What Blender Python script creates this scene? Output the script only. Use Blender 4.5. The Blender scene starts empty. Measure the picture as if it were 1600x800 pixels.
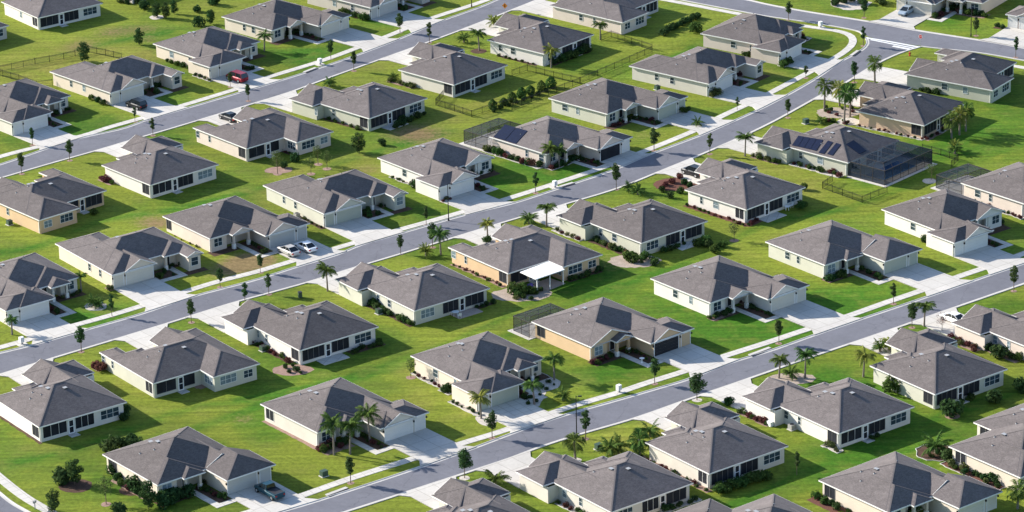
import bpy, math, random
from mathutils import Matrix, Vector
rnd = random.Random(7)
R = math.radians
sc = bpy.context.scene
COL = sc.collection

# ------------------------------------------------------------------ camera maths
F_PX, PIT, ROLL, CAMH = 5826.4, 0.37256572, 0.02217629, 227.364
_c, _s = math.cos(ROLL), math.sin(ROLL)
def gp(u, v, z=0.0):
    """photo pixel (1600x800) -> point on the plane at height z"""
    x, y = u - 800, v - 400
    x, y = _c * x - _s * y, _s * x + _c * y
    dx, dy, dz = x, F_PX * math.cos(PIT) - y * math.sin(PIT), -F_PX * math.sin(PIT) - y * math.cos(PIT)
    t = (z - CAMH) / dz
    return Vector((dx * t, dy * t))
def px(x, y, z=0.0):
    Z = z - CAMH
    zc = y * math.cos(PIT) - Z * math.sin(PIT); yc = -(y * math.sin(PIT) + Z * math.cos(PIT))
    a, b = F_PX * x / zc, F_PX * yc / zc
    return 800 + _c * a + _s * b, 400 - _s * a + _c * b

cam = bpy.data.cameras.new('camera'); cam_o = bpy.data.objects.new('camera', cam); COL.objects.link(cam_o)
cam.sensor_width = 36; cam.lens = F_PX / 1600 * 36; cam.clip_start = 1; cam.clip_end = 9000
f0 = Vector((0, math.cos(PIT), -math.sin(PIT))); r0 = Vector((1, 0, 0)); d0 = Vector((0, -math.sin(PIT), -math.cos(PIT)))
Rx = _c * r0 + _s * d0; Dn = -_s * r0 + _c * d0
cam_o.matrix_world = Matrix(((Rx.x, -Dn.x, -f0.x, 0), (Rx.y, -Dn.y, -f0.y, 0), (Rx.z, -Dn.z, -f0.z, CAMH), (0, 0, 0, 1)))
sc.camera = cam_o

# ------------------------------------------------------------------ light
SUN_EL, SUN_AZ = 24.3, -25.0            # elevation, world azimuth the light travels towards
w = bpy.data.worlds.new('World'); sc.world = w; w.use_nodes = True
nt = w.node_tree; nt.nodes.clear()
sky = nt.nodes.new('ShaderNodeTexSky'); sky.sky_type = 'NISHITA'; sky.sun_disc = False; sky.ozone_density = 3.0
bg = nt.nodes.new('ShaderNodeBackground'); bg.inputs[1].default_value = 0.122
out = nt.nodes.new('ShaderNodeOutputWorld'); nt.links.new(sky.outputs[0], bg.inputs[0]); nt.links.new(bg.outputs[0], out.inputs[0])
tx, ty = -math.cos(R(SUN_AZ)), -math.sin(R(SUN_AZ))       # towards the sun
sky.sun_elevation = R(SUN_EL); sky.sun_rotation = math.atan2(tx, ty)
sl = bpy.data.lights.new('sun', 'SUN'); sl.energy = 5.0; sl.angle = R(0.5); sl.color = (1.0, 0.94, 0.85)
so = bpy.data.objects.new('sun', sl); COL.objects.link(so)
tosun = Vector((tx * math.cos(R(SUN_EL)), ty * math.cos(R(SUN_EL)), math.sin(R(SUN_EL))))
so.rotation_euler = tosun.to_track_quat('Z', 'Y').to_euler(); so.location = (0, 500, 300)
sc.view_settings.view_transform = 'Standard'; sc.view_settings.look = 'None'; sc.view_settings.gamma = 1
sc.view_settings.exposure = 1.02
sc.cycles.max_bounces = 4; sc.cycles.transparent_max_bounces = 12

# ------------------------------------------------------------------ materials
MATS = {}
def mat(name, col, rough=.8, spec=.3, noise=None, metal=0, bump=0, bscale=20, var=0):
    """noise = list of (scale, amount) multiplying the colour; var = per-object value variation"""
    if name in MATS: return MATS[name]
    m = bpy.data.materials.new(name); MATS[name] = m; m.use_nodes = True
    n = m.node_tree.nodes; l = m.node_tree.links; b = n['Principled BSDF']
    b.inputs['Roughness'].default_value = rough; b.inputs['Metallic'].default_value = metal
    b.inputs['Specular IOR Level'].default_value = spec
    b.inputs['Base Color'].default_value = (*col, 1)
    cur = None
    if noise or var:
        rgb = n.new('ShaderNodeRGB'); rgb.outputs[0].default_value = (*col, 1); cur = rgb.outputs[0]
        tc = n.new('ShaderNodeTexCoord')
        for sc_, am in noise or []:
            t = n.new('ShaderNodeTexNoise'); t.inputs['Scale'].default_value = sc_; t.inputs['Detail'].default_value = 3
            l.new(tc.outputs['Object'], t.inputs['Vector'])
            mr = n.new('ShaderNodeMapRange'); mr.inputs[1].default_value = .25; mr.inputs[2].default_value = .75
            mr.inputs[3].default_value = 1 - am; mr.inputs[4].default_value = 1 + am; l.new(t.outputs[0], mr.inputs[0])
            mx = n.new('ShaderNodeMix'); mx.data_type = 'RGBA'; mx.blend_type = 'MULTIPLY'; mx.inputs[0].default_value = 1
            l.new(cur, mx.inputs[6]); l.new(mr.outputs[0], mx.inputs[7]); cur = mx.outputs[2]
        if var:
            oi = n.new('ShaderNodeObjectInfo'); mr = n.new('ShaderNodeMapRange'); mr.inputs[3].default_value = 1 - var; mr.inputs[4].default_value = 1 + var
            l.new(oi.outputs['Random'], mr.inputs[0])
            mx = n.new('ShaderNodeMix'); mx.data_type = 'RGBA'; mx.blend_type = 'MULTIPLY'; mx.inputs[0].default_value = 1
            l.new(cur, mx.inputs[6]); l.new(mr.outputs[0], mx.inputs[7]); cur = mx.outputs[2]
        l.new(cur, b.inputs['Base Color'])
    if bump:
        tc = n.new('ShaderNodeTexCoord'); t = n.new('ShaderNodeTexNoise'); t.inputs['Scale'].default_value = bscale
        l.new(tc.outputs['Object'], t.inputs['Vector']); bp = n.new('ShaderNodeBump'); bp.inputs['Strength'].default_value = bump
        bp.inputs['Distance'].default_value = .05
        l.new(t.outputs[0], bp.inputs['Height']); l.new(bp.outputs[0], b.inputs['Normal'])
    return m

def shingle_mat():
    m = bpy.data.materials.new('shingles'); m.use_nodes = True; n = m.node_tree.nodes; l = m.node_tree.links; b = n['Principled BSDF']
    b.inputs['Roughness'].default_value = .92; b.inputs['Specular IOR Level'].default_value = .15
    tc = n.new('ShaderNodeTexCoord')
    def noise(s, d=2, vec=None):
        t = n.new('ShaderNodeTexNoise'); t.inputs['Scale'].default_value = s; t.inputs['Detail'].default_value = d
        l.new(vec or tc.outputs['Object'], t.inputs['Vector']); return t.outputs[0]
    # stretched tabs: many thin courses down the slope
    mp = n.new('ShaderNodeMapping'); mp.inputs['Scale'].default_value = (2.6, 2.6, 15); l.new(tc.outputs['Object'], mp.inputs[0])
    vo = n.new('ShaderNodeTexVoronoi'); vo.inputs['Scale'].default_value = 1.3; l.new(mp.outputs[0], vo.inputs['Vector'])
    sp = n.new('ShaderNodeSeparateColor'); l.new(vo.outputs['Color'], sp.inputs[0])
    rp = n.new('ShaderNodeValToRGB'); e = rp.color_ramp.elements
    e[0].color = (.115, .100, .097, 1); e[1].color = (.152, .133, .128, 1); e.new(.5).color = (.134, .117, .113, 1)
    l.new(sp.outputs[0], rp.inputs[0])
    def mul(a, fac_out, lo, hi, f0_=.3, f1_=.7):
        mr = n.new('ShaderNodeMapRange'); mr.inputs[1].default_value = f0_; mr.inputs[2].default_value = f1_; mr.inputs[3].default_value = lo; mr.inputs[4].default_value = hi
        l.new(fac_out, mr.inputs[0]); mx = n.new('ShaderNodeMix'); mx.data_type = 'RGBA'; mx.blend_type = 'MULTIPLY'; mx.inputs[0].default_value = 1
        l.new(a, mx.inputs[6]); l.new(mr.outputs[0], mx.inputs[7]); return mx.outputs[2]
    c = mul(rp.outputs[0], noise(.35, 4), .9, 1.09)
    c = mul(c, noise(6, 2), .91, 1.09)
    oi = n.new('ShaderNodeObjectInfo'); c = mul(c, oi.outputs['Random'], .88, 1.12, 0, 1)
    st = noise(.9, 3); mp2 = n.new('ShaderNodeMapping'); mp2.inputs['Scale'].default_value = (1.6, 1.6, .12); l.new(tc.outputs['Object'], mp2.inputs[0]); c = mul(c, noise(1.0, 3, mp2.outputs[0]), .9, 1.08)
    l.new(c, b.inputs['Base Color'])
    bp = n.new('ShaderNodeBump'); bp.inputs['Strength'].default_value = .5; bp.inputs['Distance'].default_value = .02
    l.new(sp.outputs[1], bp.inputs['Height']); l.new(bp.outputs[0], b.inputs['Normal'])
    return m
M_ROOF = shingle_mat()
M_CAP = mat('ridge_cap_shingles', (.145, .128, .124), .92, .15, [(5, .12)])
M_SFR = mat('screen_frame', (.17, .165, .16), .5)
M_TRIM = mat('white_trim', (.74, .72, .68), .55, .3, [(2, .04)])
M_GUT = mat('gutter_white', (.8, .78, .74), .45, .3)
M_FRAME = mat('window_frame', (.72, .72, .70), .5)
M_GLASS = mat('window_glass', (.035, .055, .075), .12, .6, [(.9, .5)])
M_GLASS2 = mat('window_glass_with_blinds', (.17, .22, .25), .2, .5, [(1.5, .3)])
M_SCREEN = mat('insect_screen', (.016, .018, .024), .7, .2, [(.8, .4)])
M_BRONZE = mat('bronze_frame', (.06, .05, .045), .5)
M_DARK = mat('dark_vent', (.03, .03, .035), .6)
M_MET = mat('vent_metal', (.35, .35, .35), .4, .5)
M_CONC = mat('concrete', (.53, .50, .455), .85, .2, [(.25, .07), (2.2, .06), (14, .05)], var=.05)
M_WALK = mat('sidewalk_concrete', (.56, .53, .48), .85, .2, [(.3, .08), (3, .06)])
M_KERB = mat('kerb_concrete', (.50, .475, .44), .85, .2, [(.4, .1), (4, .07)])
M_MULCH = mat('mulch', (.095, .058, .042), .95, .1, [(1.2, .25), (9, .45)], bump=.8, bscale=12)
M_STONE = mat('pale_gravel', (.5, .45, .39), .9, .2, [(1.5, .15), (9, .3)], bump=.6, bscale=10)
M_TAN = mat('tan_gravel', (.36, .29, .235), .9, .2, [(.8, .2), (7, .35)], bump=.6, bscale=10)
M_PINE = mat('pinkish_mulch', (.3, .2, .16), .95, .1, [(1.2, .2), (9, .35)], bump=.8, bscale=12)
M_BARK = mat('bark', (.16, .12, .09), .9, .1, [(8, .3)])
M_PBARK = mat('palm_trunk_bark', (.2, .17, .145), .9, .1, [(9, .3)])
M_BLACK = mat('black_metal', (.012, .012, .013), .5, .3)
M_TYRE = mat('tyre_rubber', (.015, .015, .015), .8)
M_RIM = mat('rim_metal', (.5, .5, .5), .3, .5, metal=.7)
M_PAVE = mat('patio_paver', (.42, .33, .28), .9, .2, [(2, .15), (8, .1)])
M_SOLAR = mat('solar_panel', (.006, .010, .03), .4, .25, [(3, .4)])
M_GREENBOX = mat('green_cabinet', (.05, .085, .06), .5)
M_WHITE = mat('white_paint', (.8, .8, .79), .45)
M_ACU = mat('air_conditioner_metal', (.33, .32, .30), .5, .4)

def asphalt():
    m = mat('asphalt', (.150, .151, .172), .9, .2, [(.05, .08), (.3, .09), (1.4, .07), (18, .14)])
    n = m.node_tree.nodes; l = m.node_tree.links; b = n['Principled BSDF']; src = b.inputs['Base Color'].links[0].from_socket
    tc = n.new('ShaderNodeTexCoord'); vo = n.new('ShaderNodeTexVoronoi'); vo.feature = 'DISTANCE_TO_EDGE'; vo.inputs['Scale'].default_value = .11
    ns = n.new('ShaderNodeTexNoise'); ns.inputs['Scale'].default_value = .6; va = n.new('ShaderNodeVectorMath'); va.operation = 'ADD'; sc2 = n.new('ShaderNodeVectorMath'); sc2.operation = 'SCALE'; sc2.inputs[3].default_value = 2.2
    l.new(tc.outputs['Object'], ns.inputs['Vector']); l.new(ns.outputs['Color'], sc2.inputs[0]); l.new(sc2.outputs[0], va.inputs[0]); l.new(tc.outputs['Object'], va.inputs[1]); l.new(va.outputs[0], vo.inputs['Vector'])
    mr = n.new('ShaderNodeMapRange'); mr.inputs[1].default_value = .003; mr.inputs[2].default_value = .010; mr.inputs[3].default_value = .80; mr.inputs[4].default_value = 1; l.new(vo.outputs['Distance'], mr.inputs[0])
    mx = n.new('ShaderNodeMix'); mx.data_type = 'RGBA'; mx.blend_type = 'MULTIPLY'; mx.inputs[0].default_value = 1; l.new(src, mx.inputs[6]); l.new(mr.outputs[0], mx.inputs[7]); l.new(mx.outputs[2], b.inputs['Base Color'])
    return m
M_ASPH = asphalt()
def joints(m, sx, sy, rot):
    n = m.node_tree.nodes; l = m.node_tree.links; b = n['Principled BSDF']; src = b.inputs['Base Color'].links[0].from_socket
    tc = n.new('ShaderNodeTexCoord'); mp = n.new('ShaderNodeMapping'); mp.inputs['Rotation'].default_value = (0, 0, R(rot)); l.new(tc.outputs['Object'], mp.inputs[0])
    br = n.new('ShaderNodeTexBrick'); br.offset = 0; br.inputs['Scale'].default_value = 1; br.inputs['Brick Width'].default_value = sx; br.inputs['Row Height'].default_value = sy; br.inputs['Mortar Size'].default_value = .045
    br.inputs['Color1'].default_value = (1, 1, 1, 1); br.inputs['Color2'].default_value = (.93, .93, .93, 1); br.inputs['Mortar'].default_value = (.62, .6, .57, 1); l.new(mp.outputs[0], br.inputs['Vector'])
    mx = n.new('ShaderNodeMix'); mx.data_type = 'RGBA'; mx.blend_type = 'MULTIPLY'; mx.inputs[0].default_value = 1; l.new(src, mx.inputs[6]); l.new(br.outputs['Color'], mx.inputs[7]); l.new(mx.outputs[2], b.inputs['Base Color'])
joints(M_CONC, 2.9, 3.4, -38); joints(M_WALK, 1.55, 1.55, -33)
def leafmat(name, col, var=.35, trans=.35):
    m = bpy.data.materials.new(name); MATS[name] = m; m.use_nodes = True; n = m.node_tree.nodes; l = m.node_tree.links; n.remove(n['Principled BSDF'])
    ge = n.new('ShaderNodeNewGeometry'); hs = n.new('ShaderNodeHueSaturation'); hs.inputs['Color'].default_value = (*col, 1)
    mr = n.new('ShaderNodeMapRange'); mr.inputs[3].default_value = 1 - var; mr.inputs[4].default_value = 1 + var * 1.3; l.new(ge.outputs['Random Per Island'], mr.inputs[0])
    l.new(mr.outputs[0], hs.inputs['Value'])
    oi = n.new('ShaderNodeObjectInfo'); m2 = n.new('ShaderNodeMapRange'); m2.inputs[3].default_value = .47; m2.inputs[4].default_value = .53; l.new(oi.outputs['Random'], m2.inputs[0]); l.new(m2.outputs[0], hs.inputs['Hue'])
    d = n.new('ShaderNodeBsdfDiffuse'); t = n.new('ShaderNodeBsdfTranslucent'); mx = n.new('ShaderNodeMixShader'); mx.inputs[0].default_value = trans
    l.new(hs.outputs[0], d.inputs[0]); l.new(hs.outputs[0], t.inputs[0]); l.new(d.outputs[0], mx.inputs[1]); l.new(t.outputs[0], mx.inputs[2]); l.new(mx.outputs[0], n['Material Output'].inputs[0])
    return m
LEAF = {'oak': leafmat('oak_leaves', (.055, .095, .035)), 'palm': leafmat('palm_leaves', (.085, .14, .035)), 'palmy': leafmat('yellow_palm_leaves', (.2, .22, .05)),
        'dark': leafmat('dark_shrub_leaves', (.042, .078, .028)), 'mid': leafmat('shrub_leaves', (.06, .105, .028)), 'olive': leafmat('olive_shrub_leaves', (.10, .12, .045)),
        'red': leafmat('reddish_shrub_leaves', (.12, .05, .045)), 'pink': leafmat('pink_blossom_leaves', (.32, .2, .2)), 'sparse': leafmat('pale_tree_leaves', (.09, .125, .04))}
def screenmat(name, a, col=(.012, .014, .02)):
    m = bpy.data.materials.new(name); m.use_nodes = True; n = m.node_tree.nodes; l = m.node_tree.links
    b = n['Principled BSDF']; b.inputs['Base Color'].default_value = (*col, 1); b.inputs['Roughness'].default_value = .6; b.inputs['Specular IOR Level'].default_value = .2
    t = n.new('ShaderNodeBsdfTransparent'); mx = n.new('ShaderNodeMixShader'); mx.inputs[0].default_value = a
    l.new(t.outputs[0], mx.inputs[1]); l.new(b.outputs[0], mx.inputs[2]); l.new(mx.outputs[0], n['Material Output'].inputs[0]); return m
M_CAGE = screenmat('pool_cage_mesh', .5, (.016, .026, .042)); M_CAGEW = screenmat('pool_cage_wall_mesh', .78, (.014, .022, .036))
WALL = {}
for k, c in {'white': (.66, .62, .565), 'cream': (.62, .54, .44), 'sage': (.47, .465, .375), 'pale': (.58, .54, .47), 'tan': (.56, .40, .245), 'pink': (.60, .515, .445), 'grey': (.48, .44, .385), 'mint': (.51, .50, .415), 'peach': (.56, .405, .275)}.items():
    WALL[k] = mat('stucco_' + k, c, .9, .15, [(.5, .05), (6, .035)])
DOORC = {k: mat('garage_door_' + k, tuple(x * .93 for x in c), .6, .3, [(1, .03)]) for k, c in
         {'white': (.72, .70, .66), 'cream': (.68, .62, .52), 'sage': (.45, .46, .37), 'grey': (.5, .48, .45), 'dark': (.02, .02, .024)}.items()}

# ------------------------------------------------------------------ mesh helpers
class MB:
    def __init__(s): s.v = []; s.f = []; s.mi = []
    def poly(s, pts, mi=0):
        i = len(s.v); s.v += [tuple(p) for p in pts]; s.f.append(tuple(range(i, i + len(pts)))); s.mi.append(mi)
    def box(s, x0, y0, z0, x1, y1, z1, mi=0):
        if x0 > x1: x0, x1 = x1, x0
        if y0 > y1: y0, y1 = y1, y0
        i = len(s.v)
        s.v += [(x0, y0, z0), (x1, y0, z0), (x1, y1, z0), (x0, y1, z0), (x0, y0, z1), (x1, y0, z1), (x1, y1, z1), (x0, y1, z1)]
        for q in ((0, 3, 2, 1), (4, 5, 6, 7), (0, 1, 5, 4), (1, 2, 6, 5), (2, 3, 7, 6), (3, 0, 4, 7)): s.f.append(tuple(i + k for k in q)); s.mi.append(mi)
    def bar(s, p, q, w_, h_, mi=0):
        p, q = Vector(p), Vector(q); d = (q - p).normalized(); up = Vector((0, 0, 1)) if abs(d.z) < .9 else Vector((1, 0, 0))
        a = d.cross(up).normalized() * w_ / 2; b = a.cross(d).normalized() * h_ / 2; i = len(s.v)
        for o in (p, q):
            for sa, sb in ((-1, -1), (1, -1), (1, 1), (-1, 1)): s.v.append(tuple(o + a * sa + b * sb))
        for k in ((0, 1, 2, 3), (7, 6, 5, 4), (0, 4, 5, 1), (1, 5, 6, 2), (2, 6, 7, 3), (3, 7, 4, 0)): s.f.append(tuple(i + j for j in k)); s.mi.append(mi)
    def tube(s, pts, rad, n=6, mi=0):
        i0 = len(s.v)
        for j, p in enumerate(pts):
            p = Vector(p); d = (Vector(pts[min(j + 1, len(pts) - 1)]) - Vector(pts[max(j - 1, 0)])).normalized()
            a = d.orthogonal().normalized() if abs(d.z) < .95 else Vector((1, 0, 0)); b = d.cross(a).normalized(); a = b.cross(d)
            for k in range(n):
                t = 2 * math.pi * k / n; s.v.append(tuple(p + (a * math.cos(t) + b * math.sin(t)) * rad[j]))
        for j in range(len(pts) - 1):
            for k in range(n): s.f.append((i0 + j * n + k, i0 + j * n + (k + 1) % n, i0 + (j + 1) * n + (k + 1) % n, i0 + (j + 1) * n + k)); s.mi.append(mi)
        s.f.append(tuple(i0 + (len(pts) - 1) * n + k for k in range(n))); s.mi.append(mi)
    def mesh(s, name, mats, smooth=False):
        me = bpy.data.meshes.new(name); me.from_pydata(s.v, [], s.f)
        for m in (mats if isinstance(mats, (list, tuple)) else [mats]): me.materials.append(m)
        me.polygons.foreach_set('material_index', s.mi)
        if smooth: me.polygons.foreach_set('use_smooth', [True] * len(s.f))
        me.update(); return me
    def obj(s, name, mats, parent=None, smooth=False, loc=None, rz=0):
        return link(name, s.mesh(name, mats, smooth), parent, loc, rz)
def link(name, me, parent=None, loc=None, rz=0, scale=None):
    o = bpy.data.objects.new(name, me); COL.objects.link(o)
    if parent: o.parent = parent
    if loc is not None: o.location = (loc[0], loc[1], loc[2] if len(loc) > 2 else 0)
    o.rotation_euler = (0, 0, rz)
    if scale: o.scale = scale if hasattr(scale, '__len__') else (scale,) * 3
    return o
def empty(name, loc, rz=0):
    o = bpy.data.objects.new(name, None); COL.objects.link(o); o.location = (loc[0], loc[1], loc[2] if len(loc) > 2 else 0); o.rotation_euler = (0, 0, rz); o.empty_display_size = .2; return o
def tag(o, label, cat, group=None):
    o['label'] = label; o['category'] = cat
    if group: o['group'] = group
    return o
def struct(o): o['kind'] = 'structure'; return o

# ------------------------------------------------------------------ streets
def resample(pts, n):
    pts = [Vector(p) for p in pts]; out_ = []
    # Catmull-Rom, then even spacing
    dense = []
    for i in range(len(pts) - 1):
        p0, p1, p2, p3 = pts[max(i - 1, 0)], pts[i], pts[i + 1], pts[min(i + 2, len(pts) - 1)]
        for k in range(12):
            t = k / 12
            dense.append(.5 * ((2 * p1) + (p2 - p0) * t + (2 * p0 - 5 * p1 + 4 * p2 - p3) * t * t + (3 * p1 - p0 - 3 * p2 + p3) * t ** 3))
    dense.append(pts[-1]); L = [0]
    for a, b in zip(dense, dense[1:]): L.append(L[-1] + (b - a).length)
    j = 0
    for k in range(n):
        d = L[-1] * k / (n - 1)
        while j < len(L) - 2 and L[j + 1] < d: j += 1
        t = (d - L[j]) / max(L[j + 1] - L[j], 1e-6); out_.append(dense[j].lerp(dense[j + 1], min(max(t, 0), 1)))
    return out_
def pline(s): return [gp(float(a), float(b)) for a, b in (q.split(',') for q in s.split())]
def smooth_line(pts, n, it=2):
    q = resample(pts, n)
    for _ in range(it): q = [q[0]] + [(q[i - 1] + q[i] * 2 + q[i + 1]) / 4 for i in range(1, n - 1)] + [q[-1]]
    return q
def offset(line, d):
    o = []
    for i, p in enumerate(line):
        t = (line[min(i + 1, len(line) - 1)] - line[max(i - 1, 0)]).normalized(); o.append(p + Vector((-t.y, t.x)) * d)
    return o
def strip(mb, a, b, za, zb):
    for i in range(len(a) - 1): mb.poly([(*a[i], za), (*a[i + 1], za), (*b[i + 1], zb), (*b[i], zb)])
S1N = '-60,275 0,257 67,234 117,217 197,200 225,188 312,163 372,145 400,137 475,114 560,85 637,55 677,37 750,11 770,2 830,-22'
S1S = '-60,296 0,279 82,255 150,236 200,221 230,212 272,200 400,161 455,144 495,129 525,118 637,78 700,55 760,32 800,16 880,-16'
S2N = '-60,566 0,551 47,540 127,517 225,489 290,466 400,437 462,417 530,397 560,383 620,366 732,334 800,318 867,296 960,265 1002,246 1095,211 1125,198 1200,164 1277,121 1305,100 1330,87 1350,76 1357,67 1352,58'
S2S = '-60,603 0,586 67,565 160,537 265,505 360,475 400,464 480,442 550,420 617,400 712,371 800,344 892,317 965,295 1025,271 1112,235 1200,195 1282,150 1320,131 1350,112 1380,95 1415,80 1440,73'
S3N = '380,815 487,785 652,731 750,696 857,656 975,622 1050,600 1072,594 1135,568 1200,549 1267,525 1340,500 1444,465 1542,431 1600,411 1660,390'
S3S = '480,818 542,800 650,765 800,716 830,704 900,681 990,655 1075,625 1145,601 1200,582 1245,566 1325,539 1395,515 1490,482 1600,444 1660,423'
S0N = '1080,-18 1120,-9 1170,0 1200,7 1260,18 1372,36 1430,47 1545,65 1600,75 1680,90'
S0S = '1000,-14 1062,0 1162,19 1200,26 1282,38 1345,50 1352,58 1440,73 1525,82 1600,95 1680,110'
ROADS = []
def road(n_s, s_s, n):
    a, b = smooth_line(pline(n_s), n), smooth_line(pline(s_s), n); ROADS.append((a, b)); return a, b
r1 = road(S1N, S1S, 70); r2 = road(S2N, S2S, 110); r3 = road(S3N, S3S, 90); rr0 = (smooth_line(pline(S0N), 60, 1), smooth_line(pline(S0S), 60, 1))
def build_road(a, b, kerb_a=True, kerb_b=True, gap=None, dz=0):
    m = MB(); strip(m, offset(b, .45), offset(a, -.45), .012 + dz, .012 + dz); struct(m.obj('road', M_ASPH))
    for line, sg in ((a, 1), (b, -1)):
        if gap and sg == -1:
            segs = []; cur = []
            for p in line:
                u = px(p.x, p.y)[0]
                if gap[0] < u < gap[1]:
                    if len(cur) > 1: segs.append(cur)
                    cur = []
                else: cur.append(p)
            if len(cur) > 1: segs.append(cur)
        else: segs = [line]
        for s_ in segs:
            k = MB(); prof = [(-.46, .014 + dz), (-.06, .02 + dz), (.02, .09), (.16, .10), (.18, -.02)]
            ls = [(offset(s_, sg * d), z) for d, z in prof]
            for (l0, z0), (l1, z1) in zip(ls, ls[1:]): strip(k, l0, l1, z0, z1)
            struct(k.obj('kerb', M_KERB))
build_road(*r1); build_road(*r2, dz=.004); build_road(*r3); build_road(*rr0, gap=(1352, 1437))
# painted stop line and crossing lines at the junction
m = MB()
for s_, wd in (('1353,59 1395,66 1437,74', .3), ('1360,62 1400,70 1432,76', .25), ('1395,72 1421,77', .4)):
    l_ = smooth_line(pline(s_), 8); strip(m, offset(l_, -wd), offset(l_, wd), .026, .026)
struct(m.obj('road_marking', mat('road_paint', (.7, .7, .68), .7, .2, [(2, .12)])))
# street at the bottom left corner
a = pline('-40,742 -10,762 20,786 50,803 90,830'); b = [p + Vector((-8, -7)) for p in a]
a = smooth_line(a, 20, 1); b = smooth_line(b, 20, 1); build_road(a, b)
# sidewalks
def slab(mb, a, b, z0, z1):
    strip(mb, a, b, z1, z1); strip(mb, b, b, z1, z0)
    for l_ in (a, b):
        for i in range(len(l_) - 1): mb.poly([(*l_[i], z0), (*l_[i + 1], z0), (*l_[i + 1], z1), (*l_[i], z1)])
W1 = '-50,259 0,245 25,238 130,212 167,200 220,185 275,168 370,139 412,123 500,96 555,76 612,54 670,30 747,5 790,-12'
W2 = '-50,556 0,543 50,529 107,511 162,496 225,477 280,459 337,441 400,425 450,410 505,394 555,379 610,363 675,345 727,330 785,313 867,287 950,259 1000,239 1050,219 1092,201 1127,182 1170,162 1200,147 1257,117 1297,95 1322,79 1333,66 1327,54 1300,47 1252,40 1150,21 1045,1 980,-10'
W3 = '370,806 450,782 550,747 645,717 712,696 790,672 850,650 900,633 965,614 1012,598 1070,580 1125,559 1200,535 1260,515 1325,494 1387,472 1440,454 1487,436 1537,419 1600,396 1660,375'
W5 = '1528,93 1560,99 1600,106 1680,121'
W4 = '-40,712 0,747 40,778 78,800 120,826'
for s_, wd, n in ((W1, .75, 80), (W2, .75, 170), (W3, .75, 110), (W4, .8, 16), (W5, .7, 20)):
    l_ = smooth_line(pline(s_), n, 1); m = MB(); slab(m, offset(l_, -wd), offset(l_, wd), -.02, .05); struct(m.obj('sidewalk', M_WALK))
KERBLINES = [r1[0], r1[1], r2[0], r2[1], r3[0], r3[1], rr0[0], rr0[1]]
def hit_street(p, d, maxd=34):
    best = None
    for ln in KERBLINES:
        for a, b in zip(ln, ln[1:]):
            e = b - a; den = d.x * e.y - d.y * e.x
            if abs(den) < 1e-9: continue
            q = a - p; t = (q.x * e.y - q.y * e.x) / den; s_ = (q.x * d.y - q.y * d.x) / den
            if 0 <= s_ <= 1 and 1 < t < maxd and (best is None or t < best): best = t
    return best

# ------------------------------------------------------------------ houses
EZ = 2.75; SL = .42; OV = .4
def clip(poly, a, b, c):                      # keep a*x+b*y<=c
    o = []
    for i in range(len(poly)):
        p, q = poly[i], poly[(i + 1) % len(poly)]; dp, dq = a * p[0] + b * p[1] - c, a * q[0] + b * q[1] - c
        if dp <= 0: o.append(p)
        if dp * dq < 0: t = dp / (dp - dq); o.append((p[0] + (q[0] - p[0]) * t, p[1] + (q[1] - p[1]) * t))
    return o
class Wing:
    """hip roof over a rectangle; sides named l,r,f,b carry a slope or None for a gable"""
    def __init__(s, x0, x1, y0, y1, gab='', sf=SL, sb=SL, slr=SL, ez=EZ):
        s.x0, s.x1, s.y0, s.y1, s.ez = x0, x1, y0, y1, ez
        s.sl = {'l': slr, 'r': slr, 'f': sf, 'b': sb}
        for g_ in gab: s.sl[g_] = None
    def planes(s):
        P = {}
        for k, m_ in s.sl.items():
            if m_ is None: continue
            P[k] = {'l': (m_, 0, s.ez - m_ * s.x0), 'r': (-m_, 0, s.ez + m_ * s.x1), 'f': (0, m_, s.ez - m_ * s.y0), 'b': (0, -m_, s.ez + m_ * s.y1)}[k]
        return P
    def z(s, x, y):
        if not (s.x0 <= x <= s.x1 and s.y0 <= y <= s.y1): return -1
        return min(a * x + b * y + c for a, b, c in s.planes().values())
    def facets(s):
        P = s.planes(); rect = [(s.x0, s.y0), (s.x1, s.y0), (s.x1, s.y1), (s.x0, s.y1)]
        for k, (a, b, c) in P.items():
            poly = rect
            for j, (a2, b2, c2) in P.items():
                if j != k and poly: poly = clip(poly, a - a2, b - b2, c2 - c)
            if len(poly) > 2: yield k, [(x, y, a * x + b * y + c) for x, y in poly]

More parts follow.
